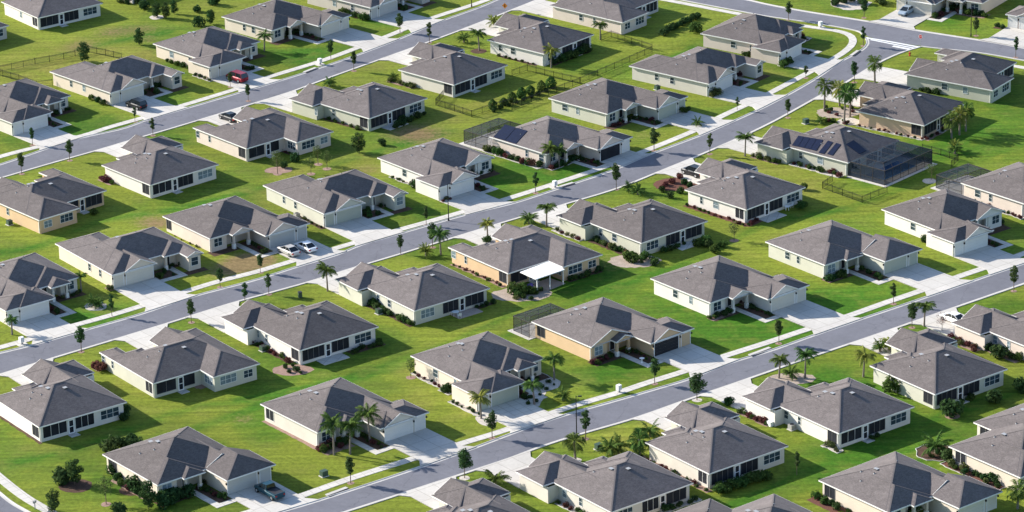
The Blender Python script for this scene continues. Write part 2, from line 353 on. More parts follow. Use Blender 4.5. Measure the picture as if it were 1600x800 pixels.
def frame_rects(plan, st):
    """garage-left front frame: list of roof wings (x0,x1,y0,y1,gable sides), wall rects, porch posts"""
    W = []; B = []; posts = []
    g_ = st.get('g', 'gable'); wf = st.get('w', 'hip'); en = st.get('e', 'hip')
    if plan == 1:
        W.append((1.9, 17, 5.7, 19.5, ''))
        W.append((0, 8.6, -.28, 6.4, 'b') if st.get('full') else (0, 9.2, 0, 6.4, ''))
        if st.get('full'): W.append((2.45, 8.55, 5.2, 12, 'fb'))
        elif g_ == 'gable': W.append((2.45, 8.6, -.25, 11.5, 'fb'))
        else: W.append((2.45, 8.6, -.25, 12, 'b'))
        x0 = st.get('wx', 8.5); W.append((x0, 17, 5.1, 13, 'b' + ('f' if wf == 'gable' else '')))
        B += [(2.3, 16.6, 6.9, 19.1), (.4, 8.2, .4, 7), (13.4, 16.6, 5.5, 7)]
        if en:
            e0, e1, ey = st.get('er', (9.3, 13.0, 4.0)); W.append((e0, e1, ey, 12, 'b' + ('f' if en == 'gable' else '')))
            posts += [(e0 + .6, ey + .65), (e1 - .6, ey + .65)]
        else: posts += [(x0 + .6, 5.75), (13.1, 5.75)]
    else:
        W.append((0, 17, 2.6, 14.8, ''))
        W.append((0, 8.5, 0, 18.6, ''))
        W.append((2.35, 8.5, -.25, 6.5, 'b' + ('f' if g_ == 'gable' else '')))
        W.append((11, 17, 1.6, 8.7, 'b'))
        W.append((13.9, 17, -1.1, 5, 'b' + ('f' if wf == 'gable' else '')))
        B += [(.4, 8.1, .4, 18.2), (8, 16.6, 3.4, 14.4), (14.3, 16.6, -.7, 3.5)]
        posts += [(11.6, 2.2)]
    return W, B, posts

GARAGE = {1: [(3.0, 8.05), (.55, 2.35)], 2: [(2.9, 8.0), (.55, 2.3)]}

HOUSES = []
def house(hid, plan, gr, rear, A, az, wall='white', st=None, label='', nick='', rs='A', side='', door=None, drive=True, bed=True, C=None, anch=None):
    """A = photo pixel of the near eave corner; az = azimuth of the camera-right wall"""
    st = st or {}
    org = gp(*A, EZ)
    if C is not None:
        d = gp(*C, EZ) - org; az = math.degrees(math.atan2(d.y, d.x))
    if anch: org = org - (Matrix.Rotation(R(az), 2) @ Vector(anch))
    if not rear: ax, ay = (0, 0) if not gr else ((0, 5.1) if plan == 1 else (0, -1.1))
    else: ax, ay = {(1, 0): (17, 19.5), (1, 1): (15.1, 19.5), (2, 0): (17, 14.8), (2, 1): (17, 18.6)}[(plan, int(gr))]
    def tr(x, y):
        if gr: x = 17 - x
        return (ax - x, ay - y) if rear else (x - ax, y - ay)
    def trr(x0, x1, y0, y1):
        (a, b), (c, d) = tr(x0, y0), tr(x1, y1); return min(a, c), max(a, c), min(b, d), max(b, d)
    Wf, Bf, posts = frame_rects(plan, st)
    wings = []
    for i, (x0, x1, y0, y1, gab) in enumerate(Wf):
        gb = gab
        if rear: gb = gab.translate(str.maketrans('fb', 'bf'))
        big = i == 0 or (plan == 2 and i == 1)
        if rear: w_ = Wing(*trr(x0, x1, y0, y1), gb, sf=.40 if big else .50, sb=SL, ez=EZ + .004 * i)
        else: w_ = Wing(*trr(x0, x1, y0, y1), gb, sf=.53, sb=.40, ez=EZ + .004 * i)
        if (plan == 1 and i == 2) or (plan == 2 and i == 2): w_.sl.update({k_: .5 for k_ in 'lr' if w_.sl[k_]})
        if plan == 1 and i == 1 and not rear and not st.get('full'): w_.sl['b'] = .3
        wings.append(w_)
    H = empty('house', (org.x, org.y, 0), R(az)); tag(H, label, 'house')
    wm = WALL[wall]
    # ---- roof
    rb = MB(); capb = MB(); fb = MB()
    for i, w_ in enumerate(wings):
        for k, poly in w_.facets(): rb.poly(poly)
        P = w_.planes(); o = .004 * i; zt = w_.ez
        for k in P:
            if k == 'l': fb.box(w_.x0 - .03 - o, w_.y0 - .03 - o, zt - .2, w_.x0 + .02, w_.y1 + .03 + o, zt - .004, 0)
            if k == 'r': fb.box(w_.x1 - .02, w_.y0 - .028 - o, zt - .2, w_.x1 + .03 + o, w_.y1 + .028 + o, zt - .004, 0)
            if k == 'f': fb.box(w_.x0 - .026 - o, w_.y0 - .032 - o, zt - .2, w_.x1 + .026 + o, w_.y0 + .02, zt - .006, 0)
            if k == 'b': fb.box(w_.x0 - .024 - o, w_.y1 - .02, zt - .2, w_.x1 + .024 + o, w_.y1 + .032 + o, zt - .006, 0)
        fb.poly([(w_.x0, w_.y0, zt - .17), (w_.x0, w_.y1, zt - .17), (w_.x1, w_.y1, zt - .17), (w_.x1, w_.y0, zt - .17)])
        for k in w_.sl:
            if w_.sl[k] is None and ((k == 'f') != (rear)):
                yy = w_.y0 if k == 'f' else w_.y1; xm = (w_.x0 + w_.x1) / 2; za = zt + (xm - w_.x0) * w_.sl['l']
                for xa in (w_.x0, w_.x1): fb.bar((xa, yy, zt - .07), (xm, yy, za - .07), .05, .13)
    def rz_(x, y): return max(w_.z(x, y) for w_ in wings)
    roof = rb.obj('roof', M_ROOF, H)
    # ridge / hip caps: edges where two facets of a wing meet and nothing covers them
    for w_ in wings:
        ed = {}
        for k, poly in w_.facets():
            for i in range(len(poly)):
                p, q = poly[i], poly[(i + 1) % len(poly)]
                if abs(p[2] - w_.ez) < .01 and abs(q[2] - w_.ez) < .01: continue
                key = tuple(sorted(((round(p[0], 2), round(p[1], 2)), (round(q[0], 2), round(q[1], 2))))); ed.setdefault(key, []).append((p, q))
        for key, lst in ed.items():
            if len(lst) < 2: continue
            p, q = (Vector(t) for t in lst[0]); n_ = max(2, int((q - p).length / .5)); run = None
            for j in range(n_):
                a_, b_ = p.lerp(q, j / n_), p.lerp(q, (j + 1) / n_); mid = (a_ + b_) / 2
                if max(v.z(mid.x, mid.y) for v in wings) < mid.z + .03: run = (run[0], b_) if run else (a_, b_)
                elif run: capb.bar(run[0], run[1], .2, .02); run = None
            if run: capb.bar(run[0], run[1], .2, .02)
    capb.obj('ridge_cap', M_CAP, roof)
    fb.obj('fascia', M_TRIM, roof)
    # vents
    main = wings[0]; cx, cy = (main.x0 + main.x1) / 2, (main.y0 + main.y1) / 2
    r_ = random.Random(hid)
    def vent(x, y, big):
        z = rz_(x, y); v = MB()
        if big: v.box(x - .24, y - .3, z - .12, x + .24, y + .3, z + .06, 0); v.box(x - .3, y - .36, z + .06, x + .3, y + .36, z + .11, 1)
        else: v.tube([(x, y, z - .1), (x, y, z + .24)], [.06, .06], 7, 0); v.tube([(x, y, z - .05), (x, y, z + .1)], [.16, .1], 8, 1)
        v.obj('roof_vent', [M_DARK, M_MET], roof)
    x0m, y0m = main.x0, main.y0
    for (fx, fy, bg_) in [(.3, .5, 0), (.27, .66, 0), (.18, .58, 0), (.37, .54, 1), (.37, .66, 1)]:
        if r_.random() < .85: vent(x0m + fx * (main.x1 - x0m) + r_.uniform(-.3, .3), y0m + fy * (main.y1 - y0m) + r_.uniform(-.5, .5), bg_)
    if rear: vent(cx + .3, cy - 1.1, 1)
    else: vent(cx + 1.8, cy + .6, 0)
    # ---- walls: outline of the union of rectangles
    rects = [trr(*b_) for b_ in Bf]
    xs = sorted({r[0] for r in rects} | {r[1] for r in rects}); ys = sorted({r[2] for r in rects} | {r[3] for r in rects})
    occ = lambda i, j: 0 <= i < len(xs) - 1 and 0 <= j < len(ys) - 1 and any(r[0] <= (xs[i] + xs[i + 1]) / 2 <= r[1] and r[2] <= (ys[j] + ys[j + 1]) / 2 <= r[3] for r in rects)
    segs = []; wb = MB(); ZT = EZ - .16
    for i in range(len(xs)):
        for j in range(len(ys) - 1):
            a_, b_ = occ(i - 1, j), occ(i, j)
            if a_ != b_: segs.append(('x', xs[i], ys[j], ys[j + 1], -1 if b_ else 1)); wb.poly([(xs[i], ys[j], -.05), (xs[i], ys[j + 1], -.05), (xs[i], ys[j + 1], ZT), (xs[i], ys[j], ZT)])
    for j in range(len(ys)):
        for i in range(len(xs) - 1):
            a_, b_ = occ(i, j - 1), occ(i, j)
            if a_ != b_: segs.append(('y', ys[j], xs[i], xs[i + 1], -1 if b_ else 1)); wb.poly([(xs[i], ys[j], -.05), (xs[i + 1], ys[j], -.05), (xs[i + 1], ys[j], ZT), (xs[i], ys[j], ZT)])
    for w_ in wings:
        for k in 'fb':
            if w_.sl[k] is None:
                yy = w_.y0 + .3 if k == 'f' else w_.y1 - .3
                if rear == (k == 'f'): continue
                xm = (w_.x0 + w_.x1) / 2; m_ = w_.sl['l']; zb = w_.ez - .175; z1 = w_.ez + .35 * m_ - .03; za = w_.ez + (xm - w_.x0) * m_ - .03
                wb.poly([(w_.x0 + .38, yy, zb), (w_.x1 - .38, yy, zb), (w_.x1 - .38, yy, z1), (xm, yy, za), (w_.x0 + .38, yy, z1)])
    wall_o = wb.obj('wall', wm, H)
    def plane(kind, a, b, hint=None):
        mid = (a + b) / 2; ax_ = 'x' if kind == 'L' else 'y'
        c = [s_[1] for s_ in segs if s_[0] == ax_ and s_[4] == -1 and s_[2] <= mid <= s_[3]]
        if not c: return None
        return min(c) if hint is None else min(c, key=lambda t: abs(t - hint))
    def panel(kind, a, b, z0, z1, name, frm, pane, cols=1, rows=1, fw=.07, hint=None, sub='pane', proud=.05):
        c = plane(kind, a, b, hint)
        if c is None: return
        fr = MB(); pn = MB()
        def bx(mb, a0, a1, zz0, zz1, d0_, d1_):
            if kind == 'L': mb.box(c - d1_, a0, zz0, c - d0_, a1, zz1)
            else: mb.box(a0, c - d1_, zz0, a1, c - d0_, zz1)
        bx(fr, a, b, z0, z0 + fw, -.02, proud); bx(fr, a, b, z1 - fw, z1, -.02, proud + .002)
        for k in range(cols + 1):
            p_ = a + (b - a - fw) * k / cols; bx(fr, p_, p_ + fw, z0 + fw, z1 - fw, -.02, proud - .003)
        for k in range(1, rows):
            q = z0 + (z1 - z0) * k / rows; bx(fr, a + fw, b - fw, q - fw * .35, q + fw * .35, -.02, proud - .012)
        bx(pn, a + fw * .5, b - fw * .5, z0 + fw * .5, z1 - fw * .5, -.02, .015)
        o = fr.obj(name, frm, H); pn.obj(sub, pane, o); return o
    def window(kind, a, b, cols=1, z0=.95, z1=2.2, hint=None):
        return panel(kind, a, b, z0, z1, 'window', M_FRAME, M_GLASS2 if r_.random() < .22 else M_GLASS, cols, 2, .055, hint)
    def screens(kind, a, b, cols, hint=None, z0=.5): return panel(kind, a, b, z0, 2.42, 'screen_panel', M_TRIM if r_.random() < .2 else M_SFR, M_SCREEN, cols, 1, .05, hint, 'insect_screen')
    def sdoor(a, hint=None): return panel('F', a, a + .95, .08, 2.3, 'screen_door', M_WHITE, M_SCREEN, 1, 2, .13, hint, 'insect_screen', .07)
    # ---- openings on the two walls in view
    body_len = main.y1 - main.y0
    if rear:
        if plan == 1 and not gr or (plan == 1 and gr):
            xw = 14.8
            if rs == 'A':
                screens('F', .75, 4.9, 4 if r_.random() < .5 else 3); sdoor(5.15); screens('F', 6.3, 9.6, 3); window('F', 10.7, 13.9, 3, .75, 2.25)
                screens('L', .9, 2.9, 2)
            else:
                window('F', 1.5, 4.2, 3, .75, 2.25); screens('F', 5.9, 9.0, 3); sdoor(9.25); screens('F', 10.4, 14.1, 3)
        elif plan == 2 and not gr:
            screens('F', .8, 4.3, 2); sdoor(4.7); screens('F', 5.7, 7.7, 1); window('F', 9.9, 12.9, 3, .8, 2.25); window('F', 14.2, 15.9, 2, .8, 2.1)
            window('L', -2.9, -.6, 3, .8, 2.2, hint=8.9); screens('L', .9, 2.9, 2)
        else:
            window('F', 1.2, 2.9, 2, .8, 2.1); window('F', 4.6, 7.3, 3, .8, 2.25); screens('F', 8.9, 11.2, 2); sdoor(11.5); screens('F', 12.7, 16.2, 3)
    for q in side.split():
        y_, wd = (float(t) for t in q.split(':')); (screens('L', y_, y_ + wd, 2, None, .55) if wd >= 1.45 else window('L', y_, y_ + wd, 1, .9, 2.2))
    if not rear:
        def fp(x): return tr(x, 0)[0]
        dm = DOORC[door or {'tan': 'white', 'sage': 'sage', 'grey': 'grey', 'mint': 'sage', 'cream': 'cream'}.get(wall, 'white')]
        for n_, (a, b) in enumerate(GARAGE[plan]):
            a, b = sorted((fp(a), fp(b))); c = plane('F', a, b)
            op = door == 'dark' and n_ == 0
            d_ = MB()
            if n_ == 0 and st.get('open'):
                d_.box(a, c - .02, .02, b, c + .02, 2.2, 0); d_.obj('garage_opening', M_SCREEN, H)  # flat near-black panel, its colour paints the shade inside the open garage
            else:
                for k in range(4): d_.box(a, c - .03, .03 + k * .54, b, c + .02, .03 + k * .54 + .525, 0)
                d_.box(a, c - .012, .03, b, c + .01, 2.17, 1)
                d_.obj('garage_door', [dm if (n_ == 0 or door != 'dark') else wm, M_ACU], H)
            t_ = MB(); t_.box(a - .14, c - .05, 0, a, c + .02, 2.2); t_.box(b, c - .05, 0, b + .14, c + .02, 2.2); t_.box(a - .14, c - .055, 2.2, b + .14, c + .02, 2.36); t_.obj('garage_door_trim', M_TRIM, H)
            for xx in (a - .3, b + .3)[:1 + n_]:
                k_ = MB(); k_.box(xx - .08, c - .2, 1.75, xx + .08, c + .01, 2.05); k_.obj('wall_lantern', M_BLACK, H)
        # entry door, porch posts, front window
        a, b = sorted((fp(10.6), fp(11.7))) if plan == 1 else sorted((fp(12.0), fp(13.1)))
        panel('F', a, b, .05, 2.2, 'front_door', M_TRIM, DOORC['dark'], 1, 1, .1, None, 'door_leaf', .06)
        a, b = sorted((fp(14.3), fp(16.0))) if plan == 1 else sorted((fp(14.75), fp(16.15)))
        window('F', a, b, 2 if plan == 1 else 1, .8, 2.3)
        for (x_, y_) in posts:
            X, Y = tr(x_, y_); p_ = MB(); p_.box(X - .2, Y - .2, 0, X + .2, Y + .2, 2.6, 0); p_.box(X - .27, Y - .27, 0, X + .27, Y + .27, .85, 1)
            p_.obj('porch_post', [wm, M_TRIM], H)
        if len(posts) > 1:
            (xa, ya), (xb, yb) = tr(*posts[0]), tr(*posts[1]); p_ = MB(); p_.box(min(xa, xb) - .2, ya - .16, 2.25, max(xa, xb) + .2, ya + .16, 2.585); p_.obj('porch_beam', wm, H)
        # corner trim bands
    # downpipe at the near corner
    c = plane('L', .6, .9)
    if c is not None:
        p_ = MB(); p_.box(c - .09, .62, .1, c - .003, .74, EZ - .2); p_.obj('downpipe', M_TRIM, H)
    # air conditioner etc. are separate things
    rot = Matrix.Rotation(R(az), 2)
    def loc(x, y): return org + rot @ Vector((x, y))
    h = dict(id=hid, H=H, org=org, rot=rot, az=az, tr=tr, loc=loc, rear=rear, gr=gr, plan=plan, nick=nick, rz=rz_, wings=wings, roof=roof,
             W=17 if not (plan == 1 and rear) else 14.9, D=main.y1, plane=plane)
    h['xmin'] = min(w_.x0 for w_ in wings); h['xmax'] = max(w_.x1 for w_ in wings); h['ymin'] = min(w_.y0 for w_ in wings); h['ymax'] = max(w_.y1 for w_ in wings)
    HOUSES.append(h)
    # ---- driveway (from garage face to the kerb, in the house frame)
    if drive:
        (xa, ya), (xb, yb) = tr(.35, .3), tr(8.35, .3); sgn = 1 if rear else -1
        pa, pb = loc(xa, ya), loc(xb, yb); dirv = rot @ Vector((0, sgn))
        ta, tb = hit_street(pa, dirv), hit_street(pb, dirv)
        if ta is None: ta = tb
        if tb is None: tb = ta
        if ta:
            fl = (pb - pa).normalized(); L_ = [pa, pa + dirv * (ta - 1.7), pa + dirv * (ta + .1) - fl * 1.3]; Rr = [pb, pb + dirv * (tb - 1.7), pb + dirv * (tb + .1) + fl * 1.3]
            m_ = MB(); slab(m_, L_, Rr, -.02, .106)
            if hid % 7 == 3: pass
            ob = m_.obj('driveway', st.get('dmat', M_CONC)); struct(ob)
            h['drive'] = (pa, pb, dirv, ta, tb)
            if not rear:
                # L-shaped walk to the porch
                px_ = 11.2 if plan == 1 else 12.6; ex = [tr(px_, 6.6 if plan == 1 else 3.3), tr(px_, -1.6), tr(8.3, -1.6)]
                a_, b_, c_ = (Vector(t) for t in ex); s2 = 1 if c_.x > a_.x else -1
                hw = .55
                lft = [a_ + Vector((-s2 * hw, 0)), b_ + Vector((-s2 * hw, -hw)), c_ + Vector((0, -hw))]; rgt = [a_ + Vector((s2 * hw, 0)), b_ + Vector((s2 * hw, hw)), c_ + Vector((0, hw))]
                m_ = MB(); slab(m_, [loc(*t) for t in lft], [loc(*t) for t in rgt], -.02, .06); struct(m_.obj('walkway', M_WALK))
                if bed:
                    (bx0, by0), (bx1, by1) = tr(8.5, -.9), tr(px_ - .65, 6.0 if plan == 1 else 3.0)
                    m_ = MB(); q = [loc(bx0, by0), loc(bx1, by0), loc(bx1, by1), loc(bx0, by1)]; m_.poly([(*t, .018) for t in q]); struct(m_.obj('mulch_bed', M_MULCH))
                    (bx0, by0), (bx1, by1) = tr(px_ + .65, 3.6 if plan == 1 else -2.2), tr(17.2, 6 if plan == 1 else -.6)
                    m_ = MB(); q = [loc(bx0, by0), loc(bx1, by0), loc(bx1, by1), loc(bx0, by1)]; m_.poly([(*t, .018) for t in q]); struct(m_.obj('mulch_bed', M_MULCH))
    return h
# ------------------------------------------------------------------ the houses, street by street
S_N = dict(g='gable', w='hip', e='gable', er=(9.0, 13.2, 3.9))
S_H = dict(full=1, g='hip', w='hip', e='hip', er=(9.2, 12.9, 4.3))
S_O = dict(g='gable', w='gable', e='gable', wx=8.4, er=(9.2, 12.8, 3.9))
S_W = dict(g='gable', w='gable', e=None, wx=10.4)
S_L = dict(g='hip', w='hip', e='hip', er=(10.8, 14.6, 3.9))
P = house
# beyond / along the far street
P(1, 1, 0, 1, (59, 28), 0, 'white', C=(154, 6), rs='A', label='white house with a dark screened porch alone in the top left corner', nick='the top left corner house', side='7:.8')
P(2, 1, 0, 1, (-85, 66), 42, 'grey', rs='A', label='house cut off by the left frame edge, only its shaded corner showing', nick='the cut-off left edge house')
P(3, 1, 0, 1, (207, -13), 46, 'pale', rs='A', label='house cut by the top edge, its porch base behind round bushes', nick='the porch at the top edge')
P(4, 1, 0, 0, (18.7, 192.5), 42, 'pale', S_L, label='pale house with hip roofed garage at the far street, left frame edge', nick='the far street left edge house', side='9:.8 14:1')
P(5, 2, 0, 0, (172.5, 145), 43.6, 'cream', S_W, label='cream house with gabled garage where the black SUV is parked', nick='the SUV house', side='8.2:.9 12.2:.8')
P(6, 1, 0, 0, (327.5, 105), 43.6, 'cream', S_L, label='cream house with hip roofed garage where the red minivan is parked', nick='the minivan house', side='8.2:1 13.8:1.2')
P(7, 1, 1, 0, (425, 47.5), 47, 'cream', S_N, label='cream house with three garage bays and gable beside the far street sidewalk', nick='the far street gabled house', side='5.3:1 8:.8', door='cream')
P(8, 2, 0, 0, (579, 12), 48, 'grey', S_W, label='grey green house cut by the top edge with garage facing the far street', nick='the far street top edge house', side='5:.9 10:1', door='grey')
# near side of the far street, seen from behind
P(11, 2, 1, 1, (61, 344), 41.5, 'tan', label='tan house with recessed porch at the left frame edge', nick='the left edge tan house', side='9.6:.8 13.2:.9')
P(12, 1, 0, 1, (234.5, 289), 41.2, 'white', rs='A', label='bright white house with long screened porch and wide shadow, left of centre', nick='the bright white left house')
P(13, 2, 0, 1, (385, 232), 41, 'pink', label='pinkish white house with projecting back wing and shrub row along its side', nick='the projecting wing house', side='11.2:.7 14.6:1')
P(14, 1, 1, 1, (577, 185), 46, 'sage', rs='A', label='sage green house with patio shrubs behind its screened porch', nick='the patio shrubs house', side='9.4:.9 12.2:.8')
P(15, 1, 0, 1, (709, 132.5), 47.5, 'pale', rs='A', label='pale house whose back lawn is closed by a black picket fence', nick='the fenced back lawn house')
P(16, 1, 0, 1, (850, 84), 49, 'white', rs='B', label='white house with palm at its corner inside the long black fence', nick='the long fence house', side='7.6:1.2 11:.9')
P(17, 2, 1, 1, (972.5, 35), 49, 'pink', label='house with recessed back porch at the top edge above the clipped hedge', nick='the hedge house', side='7.2:.6 10.4:1')
# far side of the middle street, fronts
P(21, 1, 0, 0, (9, 486), 37, 'pale', S_L, label='pale house with hip roofed garage and island palms at the left edge, middle street', nick='the island palms house')
P(22, 2, 0, 0, (175, 429.5), 36, 'cream', S_W, label='cream house with dark garage dormer beside the brown lawn', nick='the brown lawn house', side='4.2:.8 7.6:.9')
P(23, 1, 1, 0, (328, 373), 38, 'pink', S_N, label='pinkish house with two sedans on its driveway', nick='the two sedans house', side='12.4:1.5', door='grey')
P(24, 2, 0, 0, (506, 334), 37, 'mint', S_W, label='mint green house with white garage gable trim, wide driveway on the middle street', nick='the mint green house', side='8.8:.9 12.4:.8')
P(25, 1, 0, 0, (686, 293), 40.2, 'white', S_W, label='white house behind the tall street lamp on the middle street', nick='the street lamp house', side='7.2:.8 11.8:1.2')
P(26, 1, 1, 0, (854, 241), 45, 'pink', dict(S_N, open=1), label='pinkish house with a dark open garage and solar panels on its left roof', nick='the open garage house', side='1:1.3 5:.7')
P(27, 1, 1, 0, (949, 178), 47.5, 'mint', S_N, label='mint house with palms at its corner, beside the open garage house', nick='the corner palms house', side='7.2:.8 10:1.4')
P(28, 2, 0, 0, (1107.5, 131), 51, 'pale', S_W, label='pale house with long blank side wall and dark garage dormer, near the junction', nick='the long side wall house', side='8.3:1 12:.9')
P(29, 1, 0, 0, (1220, 82), 54, 'pink', S_L, label='pinkish house on the corner lot ringed by the curving sidewalk', nick='the corner lot house', side='7.5:1 11.6:1.2')
# near side of the middle street, backs
P(31, 1, 0, 1, (61, 667.5), 35.5, 'white', rs='A', label='white house with screened back porch cut by the left edge, lower left', nick='the lower left white house')
P(32, 2, 0, 1, (239, 599), 36.2, 'mint', label='mint house with projecting back wing and pale mulch strip, lower left', nick='the mulch strip house', side='12.4:.7 15.0:1')
P(33, 1, 1, 1, (468, 547.5), 36.8, 'white', rs='A', label='off-white house with a small back patio slab and corner flower bed', nick='the patio slab house', side='9.6:.7 12:.8')
P(34, 1, 1, 1, (647.5, 485.5), 36.8, 'mint', rs='B', label='mint house with white table and chairs behind its porch', nick='the table and chairs house', side='7.0:1 10.2:.8')
P(35, 2, 0, 1, (794, 427), 38.5, 'tan', label='tan house with a bright white patio awning', nick='the awning house', side='11.4:.7 14.4:1.2')
P(36, 1, 1, 1, (1002, 379.5), 39.7, 'sage', rs='B', label='sage house with shrubby patio right of the awning house', nick='the shrubby patio house', side='6.6:1.2 10.2:.9')
P(37, 1, 0, 1, (1166, 327.5), 43.5, 'white', rs='A', label='white house with red mulch beds and back patio furniture', nick='the red mulch house', side='6.8:1.3 10.5:.7')
P(38, 1, 1, 1, (1325, 254), 47.5, 'sage', rs='B', label='sage house with roof solar panels and a large screened pool cage', nick='the pool cage house', side='5.8:1.3 10.3:.9', drive=True)
P(39, 1, 0, 1, (1444, 196), 52.5, 'peach', rs='A', label='peach house ringed by palms near the junction', nick='the palm ringed peach house')
P(40, 2, 1, 1, (1551, 141), 55, 'sage', label='sage house on the corner right of the stop sign', nick='the stop sign house', side='5.4:1 9.6:1.3')
# far side of the near street, fronts
P(41, 1, 1, 0, (246, 758), 38.5, 'cream', S_H, label='cream house with the dark pickup on its driveway, bottom left', nick='the pickup house', side='11.3:2.2', door='grey')
P(42, 1, 1, 0, (496, 676), 39, 'pale', dict(S_H, g='gable', full=0), label='pale house with tall palms before its entry, lower centre', nick='the tall palms house', side='11.6:2', door='white')
P(43, 1, 0, 0, (746, 620), 37.5, 'cream', dict(S_L, dmat=M_WALK), label='cream house with white gravel front garden and paver driveway', nick='the white gravel house', side='8.2:.8 13:1.3', door='sage')
P(44, 1, 1, 0, (924, 542.5), 39.6, 'tan', S_O, label='tan house with a black garage door and small pool cage', nick='the black garage door house', side='11.6:1.9', door='dark')
P(45, 1, 1, 0, (1110, 473), 39.2, 'white', S_N, label='white house with brick trimmed garage, right of the tan house', nick='the brick trimmed house', side='4.7:.8 8.2:1.2', door='cream')
P(46, 1, 1, 0, (1289, 414), 38.5, 'mint', S_H, label='mint house with gravel bed by its entry on the near street, right', nick='the gravel bed house', side='6.4:.8 8.8:1.2', door='sage')
P(47, 1, 0, 0, (1491, 379.5), 37.6, 'white', S_W, label='white house with gabled garage near the right edge, near street', nick='the right edge white house', side='7.3:.8 11.6:1.2')
P(48, 1, 1, 0, (1600, 318), 41, 'pink', S_N, label='pinkish house cut by the right edge, small pool cage behind it', nick='the right edge cage house', side='7.5:.8 10.2:1.3')
# near side of the near street, backs
P(51, 1, 0, 1, (736, 870), 37.5, 'pale', rs='A', label='roof of a house at the bottom edge left of centre, driveway behind', nick='the bottom edge roof')
P(52, 1, 1, 1, (955, 800), 37.2, 'pale', rs='B', label='pale house with cabbage palms behind it, cut by the bottom edge', nick='the cabbage palms house', side='7.0:.8 10.6:1')
P(53, 1, 0, 1, (1108, 740), 37, 'pale', rs='A', label='pale house with clipped hedge behind its screened porch, lower right', nick='the clipped hedge house')
P(54, 1, 1, 1, (1311, 677), 37.2, 'white', rs='A', label='white house with round stone bed at its back corner, deep green lawn', nick='the deep green lawn house', side='8.8:.7 11.6:1.1')
P(55, 1, 0, 1, (1461, 616), 36.9, 'mint', rs='A', label='mint house with two round bushes on its back lawn', nick='the two round bushes house')
P(56, 1, 1, 1, (1640, 556), 37.6, 'pink', rs='A', label='pinkish house cut by the right edge beside the white parked car', nick='the white car house', side='8.8:.7 11.6:1.1')
# next row down, fronts turned to a street below the picture
P(61, 1, 1, 0, (1389, 801), 38, 'cream', S_H, label='cream house with red mulch corner, cut by the bottom edge at right', nick='the bottom right house', side='11.4:2.2')
P(62, 1, 1, 0, (1594, 746), 38, 'cream', S_H, label='cream house with curved red mulch border at the right edge', nick='the curved border house', side='11.2:2.2', drive=False)
P(63, 1, 1, 0, (1632, 707), 38, 'pale', S_H, label='pale house partly hidden behind the curved border house, right edge', nick='the hidden right edge house', side='11.2:2.2', drive=False)
P(64, 1, 1, 0, (1192, 872), 38, 'cream', S_H, label='roof ridge just rising over the bottom edge right of centre', nick='the bottom ridge house', drive=False)
P(65, 1, 1, 0, (1088, 880), 38, 'cream', S_H, label='roof tip barely showing at the bottom edge, left of another ridge', nick='the bottom roof tip house', drive=False)
# beyond the cross street
_d = gp(1430, 47) - gp(1260, 18); AZ0 = math.degrees(math.atan2(_d.y, _d.x))
P(71, 1, 0, 0, (1535, 5), AZ0, 'cream', S_N, label='cream house across the junction with the silver car on its driveway', nick='the silver car house', anch=(17, 5.1))
P(72, 1, 0, 0, (1571, 22), AZ0, 'pink', S_W, label='house with brick piers between garage doors in the top right corner', nick='the top right corner house', door='white')
